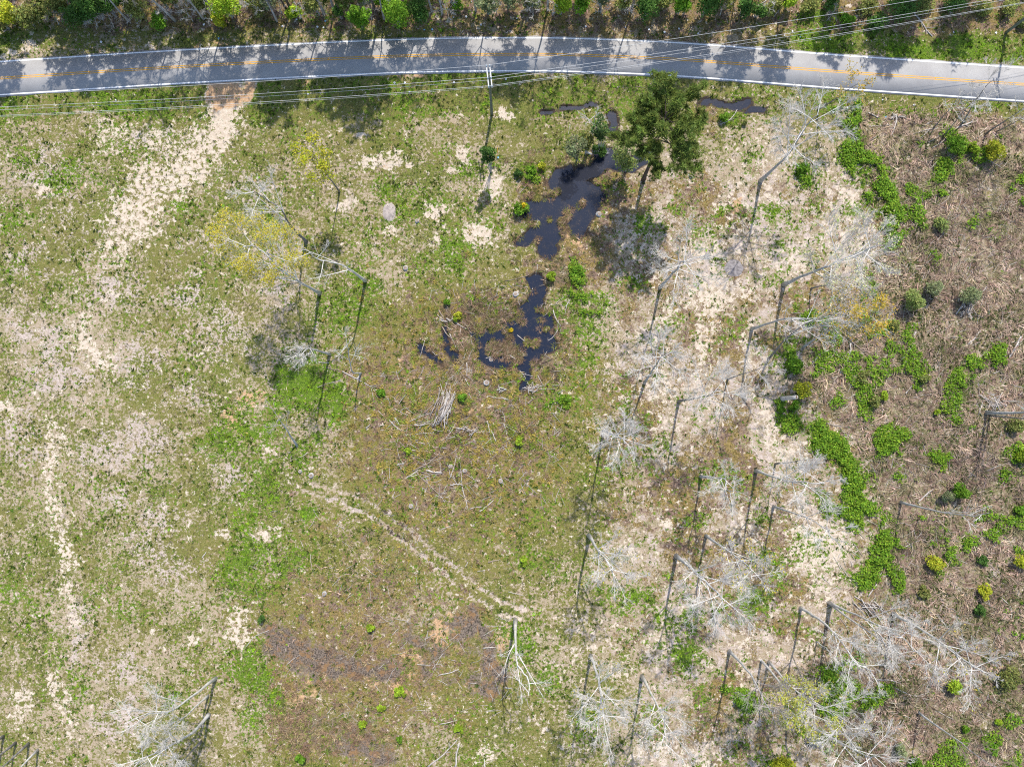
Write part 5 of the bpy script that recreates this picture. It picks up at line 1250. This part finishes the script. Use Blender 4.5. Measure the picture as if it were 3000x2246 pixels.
def stick_pile(u, v, rx, ry, n, ang, spread, label, r=.05, seed=1):
    rs = np.random.RandomState(seed)
    b = gp(u, v); e = empty('brush_pile', b)
    for i in range(n):
        a = math.radians(ang) + rs.normal(0, spread)
        L = rs.uniform(.5, 1.25) * ry * MPP * 1.4
        c = np.array([rs.normal(0, rx * MPP * .4), rs.normal(0, ry * MPP * .22), rs.uniform(.05, .55)])
        d = np.array([math.cos(a), math.sin(a), rs.normal(0, .08)]) * L / 2
        p0, p1 = c - d, c + d
        m = c + rs.normal(0, .05 * L, 3) * np.array([1, 1, .3])
        for q in (p0, p1, m): q[2] = max(q[2], .04)
        rr = r * rs.uniform(.6, 1.6)
        V, F = poly_tube(catmull([p0, m, p1], 2), np.linspace(rr, rr * .5, 5), 5)
        link('stick', mesh_py('stick', V, F, M['log_pale' if rs.rand() < .8 else 'log_brown']), e)
    return tag(e, label, 'brush pile', 'brush piles')
stick_pile(1302, 1190, 26, 62, 46, 72, .22, 'fan-shaped pile of long pale sticks in the debris field', .07, 1)
stick_pile(1562, 1135, 22, 22, 22, 15, .8, 'small pile of pale twigs below the lower pool', .045, 2)
stick_pile(1470, 1140, 14, 14, 9, 60, .9, 'small white branch heap left of the twig pile', .07, 3)
stick_pile(2905, 1180, 50, 36, 26, 30, .9, 'loose heap of pale branches beside the thick right-edge trunk', .05, 4)
stick_pile(2545, 1780, 36, 40, 22, -48, .35, 'heap of dead branches behind the twin bare trees', .06, 5)
stick_pile(2625, 345, 40, 16, 16, 5, .8, 'reddish heap of cut branches by the road left of the thicket', .05, 6)
stick_pile(2830, 900, 30, 36, 14, 60, .6, 'heap of pale sticks under the grey-green sapling', .05, 7)
stick_pile(1305, 938, 24, 16, 14, -30, .5, 'heap of pale branches left of the lower pool', .055, 8)
stick_pile(1250, 1240, 40, 26, 12, 20, .5, 'loose pale sticks left of the fan-shaped pile', .045, 9)
stick_pile(1380, 1260, 30, 24, 12, 10, .6, 'loose pale sticks below the fan-shaped pile', .045, 10)

def stump(u, v, r, label, seed):
    rs = np.random.RandomState(seed); e = empty('stump', gp(u, v))
    V, F = poly_tube([(0, 0, -.1), (0, 0, .12), (0.02, 0, .38)], [r * 1.5, r * 1.1, r], 10, .10, rs)
    link('bark', mesh_py('bark', V, F, M['bark_grey'], False), e)
    V, F = poly_tube([(0.02, 0, .36), (0.02, 0, .40)], [r * .86, r * .82], 10, .05, rs)
    link('cut_face', mesh_py('cut_face', V, F, M['log_brown'], False), e)
    tag(e, label, 'stump', 'tree stumps')
for i, (u, v, r, lab) in enumerate([(1188, 786, .34, 'grey stump in the grass above the lower pool'), (1510, 862, .36, 'stump at the top of the lower pool'), (1425, 1121, .40, 'pale ringed stump below the lower pool'), (1320, 1365, .28, 'small white stump in the lower debris field'), (1362, 1378, .32, 'pale stump right of the small white one'), (1466, 1408, .30, 'white stump at the lower right of the debris field'), (912, 1392, .34, 'dark stump below the sparse grey bare tree'), (880, 1380, .24, 'little dark stump left of the dark one'), (1204, 1482, .30, 'grey stump at the top of the rutted track'), (1755, 628, .34, 'grey stump on the right bank of the upper pool'), (2025, 515, .36, 'dark stump right of the tall pine'), (1438, 1053, .34, 'pale stump standing in the lower pool'), (950, 1738, .30, 'grey stump in weeds left of the rutted track'), (1222, 648, .28, 'dark stump beside the pale mound')]):
    stump(u, v, r, lab, 300 + i)

# grey spoil mound and ash heap
def mound(name, u, v, rx, ry, h, c0, c1, label, cat, seed):
    rs = np.random.RandomState(seed); p = gp(u, v)
    n = 22
    V, F = [], []
    for i in range(n + 1):
        for j in range(n + 1):
            x, y = (i / n * 2 - 1), (j / n * 2 - 1); d = math.sqrt(x * x + y * y)
            z = h * max(0, 1 - d * d) ** .6 * (.6 + .8 * float(fbm(np.array([p[0] + x * rx]), np.array([p[1] + y * ry]), 1.3, seed, 3)[0])) - .06
            V.append((x * rx, y * ry, z))
    for i in range(n):
        for j in range(n):
            k = i * (n + 1) + j; F.append((k, k + n + 1, k + n + 2, k + 1))
    m = mat_vary(name + '_soil', c0, c1, 2.5, bump=.06)
    tag(link(name, mesh_py(name, V, F, m), None, p), label, cat)
mound('soil_mound', 1141, 622, 1.15, 1.6, .3, (.42, .36, .32), (.26, .22, .20), 'grey flat-topped mound of soil on the upper meadow', 'mound', 4)
mound('ash_heap', 2150, 787, 1.7, 1.6, .22, (.30, .27, .26), (.14, .125, .125), 'round grey ash heap on the sandy strip', 'ash heap', 6)

# survey stake right of the slim tree by the pole
b_ = gp(1459, 462); e = empty('survey_stake', b_)
tp = at(1457, 432, 2.0) - b_
V, F = poly_tube([(0, 0, -.1), tuple(tp)], [.05, .045], 6); link('stake', mesh_py('stake', V, F, M['stake']), e)
V, F = [], []; box(V, F, 0.0, 0, .05, .3, .3, .1); link('base', mesh_py('base', V, F, M['litter_blue'], False), e)
tag(e, 'orange marker stake below the utility pole', 'stake')

# ------------------------------------------------------------------ litter along the road
LIT = [(396, 113, 'w'), (297, 124, 'w'), (597, 72, 'w'), (620, 58, 'w'), (641, 113, 'b'), (868, 57, 'w'), (827, 77, 'w'), (953, 62, 'b'), (930, 79, 'w'), (948, 82, 'w'), (1238, 49, 'w'), (1243, 88, 'b'), (1266, 87, 'b'), (1328, 51, 'w'), (1366, 49, 'w'), (1381, 6, 'w'), (1409, 73, 'w'), (1460, 81, 'c'), (1537, 15, 'w'), (1514, 55, 'w'), (1716, 79, 'w'), (1832, 81, 'w'), (1947, 95, 'w'), (1989, 85, 'w'), (1901, 87, 'w'), (2045, 99, 'w'), (2119, 28, 'w'), (2258, 87, 'c'), (2273, 105, 'w'), (2298, 105, 'w'), (2322, 92, 'w'), (2345, 109, 'b'), (2432, 117, 'w'), (2538, 119, 'w'), (2794, 95, 'w'), (2917, 97, 'w'), (2411, 146, 'c'), (2585, 293, 'w'), (2594, 344, 'b'), (2678, 308, 'w'), (2337, 286, 'c'), (1156, 243, 'w'), (1186, 243, 'w'), (1482, 233, 'w'), (1413, 257, 'w'), (1200, 270, 'w'), (1330, 242, 'w'), (340, 294, 'w'), (284, 302, 'c'), (902, 276, 'w'), (2440, 330, 'w'), (2480, 318, 'w')]
rs = np.random.RandomState(9)
for i, (u, v, c_) in enumerate(LIT):
    s = rs.uniform(.22, .42)
    V, F = [], []
    for a in range(7):
        an = a / 7 * 6.283; r = s * rs.uniform(.35, .6)
        V.append((math.cos(an) * r, math.sin(an) * r, rs.uniform(.02, .12)))
    V.append((0, 0, rs.uniform(.10, .2)))
    F = [(a, (a + 1) % 7, 7) for a in range(7)]
    o = link('litter', mesh_py('litter', V, F, M[{'w': 'litter_white', 'b': 'litter_blue', 'c': 'litter_cream'}[c_]], False), None, gp(u, v, .02))
    side = 'far verge' if v < 205 else 'near verge'
    LATER.append((o, {'w': 'white', 'b': 'bluish', 'c': 'cream'}[c_] + ' scrap of litter on the ' + side, 'of the road', forest_phrase(u), 0, 'litter', 'litter along the road'))

from collections import defaultdict
dup = defaultdict(list)
for it in LATER: dup[(it[1], it[2], it[3])].append(it)
for key, its in dup.items():
    its.sort(key=lambda q: q[4])
    for i, (o, look, w, nm, d, cat, group) in enumerate(its):
        lab = '%s %s %s' % (look, w, nm)
        if len(its) > 1 and cat != 'litter': lab += ', %s of them' % (ORD[i] if i < len(ORD) else 'farther one')
        tag(o, lab, cat, group)

# ------------------------------------------------------------------ ground vegetation nobody could count
rs = np.random.RandomState(21)
def scatter(n, x0=-86, x1=86, y0=-63, y1=70):
    x, y = rs.uniform(x0, x1, n), rs.uniform(y0, y1, n)
    return x, y
def keep(x, y, p):
    rd = road_dist(x, y)
    ap = sample(GF['apron'], x, y)
    k = (rs.rand(len(x)) < p) & (rd > .45) & (ap < .4) & (sample(GH, x, y) > WATER_Z + .03)
    return x[k], y[k]
def S_(name, x, y): return sample(GF[name], x, y)

def tufts(name, x, y, nb, length, width, cols, elev=(0.25, 0.9), mat='grass', jitter=.05):
    n = len(x); z = sample(GH, x, y)
    sc = rs.uniform(.55, 1.45, n)
    C = np.repeat(np.stack([x, y, z], 1), nb, 0); s = np.repeat(sc, nb)
    C[:, :2] += rs.normal(0, jitter, (len(C), 2)) * s[:, None]
    a = rs.uniform(0, 6.283, len(C)); el = rs.uniform(*elev, len(C))
    L = length * s * rs.uniform(.6, 1.3, len(C))
    T = C + np.stack([np.cos(a) * np.cos(el) * L, np.sin(a) * np.cos(el) * L, np.sin(el) * L], 1)
    w = np.stack([-np.sin(a), np.cos(a), np.zeros(len(a))], 1) * (width * s)[:, None]
    B0 = C.copy(); B0[:, 2] -= .02
    V = np.stack([B0 - w, B0 + w, T], 1).reshape(-1, 3)
    c = np.repeat(np.repeat(cols, nb, 0) * rs.uniform(.8, 1.2, (len(C), 1)), 3, 0)
    return mesh_np(name, V, np.arange(len(V)).reshape(-1, 3), 3, M[mat], c)

# thin meadow grass
x, y = scatter(90000)
g = S_('grass', x, y) * (1 - .8 * S_('sand', x, y)) * (1 - .7 * S_('char', x, y))
nz = fbm(x, y, .35, 2, 3)
x, y = keep(x, y, np.clip(g * (.2 + 1.5 * sstep(.42, .62, nz)), 0, 1) * .75)
cols = leaf_cols(rs, len(x), (0.125, 0.125, 0.038), .5)
dry = rs.rand(len(x)) < .4
cols[dry] = leaf_cols(rs, int(dry.sum()), (0.30, 0.25, 0.13), .3)
tag(link('meadow_grass', tufts('meadow_grass', x, y, 5, .28, .04, cols, (.25, 1.1))), 'thin olive and straw coloured grass over the field', 'grass', kind='stuff')
# green weeds
x, y = scatter(150000)
gr = S_('green', x, y)
meadow = np.clip(S_('grass', x, y), 0, 1) * (1 - S_('brush', x, y))
nz = fbm(x, y, .55, 7, 3); nz2 = fbm(x, y, .12, 10, 2)
p = np.clip(gr * sstep(.3, .55, nz) * 1.1 + .5 * sstep(.5, .64, nz) * sstep(.38, .6, nz2) * meadow + .02, 0, 1) * (1 - .75 * S_('sand', x, y)) * (1 - .85 * S_('char', x, y)) * (1 - .8 * S_('rut', x, y))
x, y = keep(x, y, p * .62)
cols = leaf_cols(rs, len(x), (0.075, 0.12, 0.016), .5)
br_ = rs.rand(len(x)) < np.clip(S_('green', x, y) * .75, 0, .7)
cols[br_] = leaf_cols(rs, int(br_.sum()), (0.22, 0.36, 0.022), .35)
tag(link('green_weeds', tufts('green_weeds', x, y, 7, .30, .075, cols, (.15, 1.15))), 'clumps of green weeds scattered over the field', 'weeds', kind='stuff')
# straw and dead brush stalks, lying in swirls
x, y = scatter(230000)
b = S_('brush', x, y); bw = S_('brown', x, y)
x, y = keep(x, y, np.clip(.85 * b + .10 * bw, 0, 1) * (.25 + 1.1 * sstep(.35, .6, fbm(x, y, .4, 4, 3))) * .85)
n = len(x); z = sample(GH, x, y)
a = fbm(x, y, .28, 8, 2) * 14 + rs.normal(0, .55, n)
L = rs.uniform(.4, 1.5, n) * (.7 + .5 * S_('brush', x, y)); el = np.abs(rs.normal(.18, .2, n))
D = np.stack([np.cos(a) * np.cos(el), np.sin(a) * np.cos(el), np.sin(el)], 1)
P0 = np.stack([x, y, z + .02], 1); P1 = P0 + D * L[:, None] * .55; P2 = P0 + D * L[:, None]; P1[:, 2] += .10 * L; P2[:, 2] = np.maximum(P2[:, 2] - .05 * L, z + .02)
w = np.stack([-np.sin(a), np.cos(a), rs.normal(0, .4, n)], 1) * rs.uniform(.018, .05, n)[:, None]
V = np.stack([P0 - w, P0 + w, P1 + w * .8, P1 - w * .8, P2], 1).reshape(-1, 3)
i0 = np.arange(n)[:, None] * 5
F = np.concatenate([i0 + [0, 1, 2], i0 + [0, 2, 3], i0 + [3, 2, 4]])
cols = leaf_cols(rs, n, (0.36, 0.265, 0.195), .45)
dk = rs.rand(n) < .45; cols[dk] = leaf_cols(rs, int(dk.sum()), (0.15, 0.105, 0.07), .35)
pv = fbm(x, y, .22, 11, 3); pv2 = fbm(x, y, .3, 1, 3)
cols *= (0.65 + 0.9 * sstep(.36, .64, pv))[:, None]
ol_ = sstep(.52, .64, pv2)[:, None] * .55
cols = cols * (1 - ol_) + ol_ * np.array([[0.17, 0.165, 0.06]]) * rs.uniform(.6, 1.3, (n, 1))
tag(link('dead_brush', mesh_np('dead_brush', V, F, 3, M['straw'], np.repeat(cols, 5, 0))), 'tangled straw coloured dead stalks of the brush land', 'brush', kind='stuff')
# olive leaves in the brush
x, y = scatter(120000)
x, y = keep(x, y, S_('brush', x, y) * sstep(.42, .58, fbm(x, y, .2, 5, 3)) * .9)
tag(link('brush_weeds', tufts('brush_weeds', x, y, 6, .34, .08, leaf_cols(rs, len(x), (0.12, 0.14, 0.045), .5), (.3, 1.2))), 'dull olive weeds growing through the dead brush', 'weeds', kind='stuff')
# bramble vines
vw = np.where((GF['vine'] > .25) & (np.abs(GX) < 88) & (GY > -64) & (GY < 70), GF['vine'] ** 1.5, 0).ravel()
kk = rs.choice(len(vw), 95000, p=vw / vw.sum())
x, y = GX.ravel()[kk] + rs.uniform(-.3, .3, len(kk)), GY.ravel()[kk] + rs.uniform(-.3, .3, len(kk))
x, y = keep(x, y, sstep(.40, .60, S_('vine', x, y) * .9 + 2.6 * (fbm(x, y, .42, 3, 3) - .5)))
n = len(x); hump = .2 + 1.3 * fbm(x, y, .7, 6, 2) * np.clip(S_('vine', x, y), .3, 1)
C = np.stack([x, y, sample(GH, x, y) + rs.uniform(.05, 1, n) * hump * 1.1], 1)
cols = leaf_cols(rs, n, (0.13, 0.25, 0.02), .35)
lt = rs.rand(n) < .45; cols[lt] = leaf_cols(rs, int(lt.sum()), (0.24, 0.37, 0.03), .3)
tag(link('bramble_vines', leaf_mesh('bramble_vines', C, .17, cols, rs, M['leaf'], .55)), 'bright green bramble vines sprawling along the brush', 'vines', kind='stuff')
# sedge tussocks at the pools
tx, ty, tr_ = [], [], []
for (u, v, r) in POND_ISLES: p = at(u, v); tx.append(p[0]); ty.append(p[1]); tr_.append(r * MPP)
for i in range(480):
    u, v = (rs.normal(1475, 95), rs.normal(980, 70)) if i < 320 else (rs.normal(1640, 75), rs.normal(630, 85))
    p = at(u, v); tx.append(p[0]); ty.append(p[1]); tr_.append(rs.uniform(.35, .8))
tx, ty, tr_ = np.array(tx), np.array(ty), np.array(tr_)
ok = sample(GH, tx, ty) > -.5; tx, ty, tr_ = tx[ok], ty[ok], tr_[ok]
nb = 60; n = len(tx)
C = np.repeat(np.stack([tx, ty, np.maximum(sample(GH, tx, ty), WATER_Z) - .03], 1), nb, 0); R = np.repeat(tr_, nb)
a = rs.uniform(0, 6.283, len(C)); q = rs.rand(len(C)) ** .5
C[:, 0] += np.cos(a) * R * q * .6; C[:, 1] += np.sin(a) * R * q * .6
el = rs.uniform(.15, 1.1, len(C)); L = rs.uniform(.35, .9, len(C)) * (.5 + R * .5)
T = C + np.stack([np.cos(a) * np.cos(el) * L, np.sin(a) * np.cos(el) * L, np.sin(el) * L], 1)
w = np.stack([-np.sin(a), np.cos(a), np.zeros(len(a))], 1) * .03
V = np.stack([C - w, C + w, T], 1).reshape(-1, 3)
tc = np.where(rs.rand(n, 1) < .68, np.array([[0.23, 0.15, 0.095]]), np.array([[0.15, 0.15, 0.035]])) * rs.uniform(.7, 1.4, (n, 1))
cols = np.repeat(np.repeat(tc, nb, 0) * rs.uniform(.7, 1.3, (len(C), 1)), 3, 0)
tag(link('sedge_tussocks', mesh_np('sedge_tussocks', V, np.arange(len(V)).reshape(-1, 3), 3, M['straw'], cols)), 'brown sedge tussocks in and round the two pools', 'sedge', kind='stuff')

# clump-forming stalks: each clump a low dome of blades
def domes(name, x, y, R, H_, nb, col, label, cat, width=.035, mat='straw'):
    n = len(x)
    C0 = np.stack([x, y, np.maximum(sample(GH, x, y), WATER_Z)], 1)
    C = np.repeat(C0, nb, 0); r = np.repeat(R, nb); h = np.repeat(H_, nb)
    a = rs.uniform(0, 6.283, len(C)); q = rs.rand(len(C))
    root = C.copy(); root[:, 0] += np.cos(a) * r * q * .45; root[:, 1] += np.sin(a) * r * q * .45
    a2 = a + rs.normal(0, .5, len(C))
    mid_ = root + np.stack([np.cos(a2) * r * .35, np.sin(a2) * r * .35, h * rs.uniform(.5, 1.1, len(C)) * (1 - .5 * q)], 1)
    tip = mid_ + np.stack([np.cos(a2) * r * rs.uniform(.2, .5, len(C)), np.sin(a2) * r * rs.uniform(.2, .5, len(C)), -h * rs.uniform(.1, .5, len(C))], 1)
    w = np.stack([-np.sin(a2), np.cos(a2), rs.normal(0, .3, len(C))], 1) * (width * rs.uniform(.6, 1.4, len(C)))[:, None]
    V = np.stack([root - w, root + w, mid_ + w, mid_ - w, tip], 1).reshape(-1, 3)
    i0 = np.arange(len(C))[:, None] * 5
    F = np.concatenate([i0 + [0, 1, 2], i0 + [0, 2, 3], i0 + [3, 2, 4]])
    cc = np.repeat(np.repeat(col * rs.uniform(.75, 1.25, (n, 1)), nb, 0) * rs.uniform(.7, 1.3, (len(C), 1)), 5, 0)
    tag(link(name, mesh_np(name, V, F, 3, M[mat], cc)), label, cat, kind='stuff')
def palette(n, entries):
    k = rs.choice(len(entries), n, p=[e[1] for e in entries])
    return np.array([e[0] for e in entries])[k]
x, y = scatter(26000)
x, y = keep(x, y, np.where((S_('brush', x, y) > .6) & (S_('U', x, y) > 2200), .42, 0) * sstep(.32, .55, fbm(x, y, .3, 2, 3)) * (1 - .7 * np.clip(S_('vine', x, y), 0, 1)))
n = len(x)
pv = fbm(x, y, .12, 9, 3)
col = np.where((pv > .56)[:, None], palette(n, [((.16, .17, .06), .6), ((.26, .20, .12), .4)]), palette(n, [((.38, .27, .20), .55), ((.30, .22, .16), .2), ((.17, .115, .085), .15), ((.17, .165, .065), .10)]))
domes('dead_grass_clumps', x, y, rs.uniform(.5, 1.3, n), rs.uniform(.25, .75, n), 16, col, 'arching clumps of pinkish dead grass over the brush land', 'dead grass')
u_, v_ = rs.normal(1340, 170, 2600), rs.normal(1210, 170, 2600)
p_ = np.array([at(a, b) for a, b in zip(u_, v_)]); x, y = keep(p_[:, 0], p_[:, 1], .62 * sstep(.36, .6, fbm(p_[:, 0], p_[:, 1], .3, 5, 3)) + .05)
n = len(x)
domes('marsh_grass_clumps', x, y, rs.uniform(.3, .8, n), rs.uniform(.2, .45, n), 16, palette(n, [((.27, .21, .045), .38), ((.16, .20, .03), .30), ((.22, .145, .085), .22), ((.33, .24, .12), .10)]), 'golden and green marsh grass clumps among the fallen sticks', 'marsh grass')
u_, v_ = np.concatenate([rs.normal(920, 70, 500), rs.normal(1120, 150, 700)]), np.concatenate([rs.normal(2110, 50, 500), rs.normal(1900, 170, 700)])
p_ = np.array([at(a, b) for a, b in zip(u_, v_)]); x, y = keep(p_[:, 0], p_[:, 1], .6 * sstep(.36, .6, fbm(p_[:, 0], p_[:, 1], .25, 6, 3)) + .03)
n = len(x)
domes('brown_sedge_clumps', x, y, rs.uniform(.35, 1.0, n), rs.uniform(.2, .5, n), 16, palette(n, [((.21, .135, .085), .55), ((.17, .18, .045), .25), ((.30, .225, .12), .20)]), 'brown sedge clumps round the old burn scars', 'sedge')

# ------------------------------------------------------------------ where look-alikes share a label, say which one it is
byl = defaultdict(list)
for o in COL.objects:
    if o.parent is None and 'label' in o and o.get('kind') not in ('structure', 'stuff'): byl[o['label']].append(o)
NTH = ['leftmost', 'second from left', 'third from left', 'fourth from left', 'fifth from left', 'sixth from left', 'seventh from left', 'eighth from left', 'ninth from left', 'tenth from left']
for lab, os_ in byl.items():
    if len(os_) < 2 or 'outside the frame' in lab and 'deep' in lab: continue
    os_.sort(key=lambda o: to_px(np.array([o.location.x]), np.array([o.location.y]))[0][0])
    for i, o in enumerate(os_):
        o['label'] = lab + (', rightmost' if i == len(os_) - 1 else ', %s' % NTH[min(i, 9)])
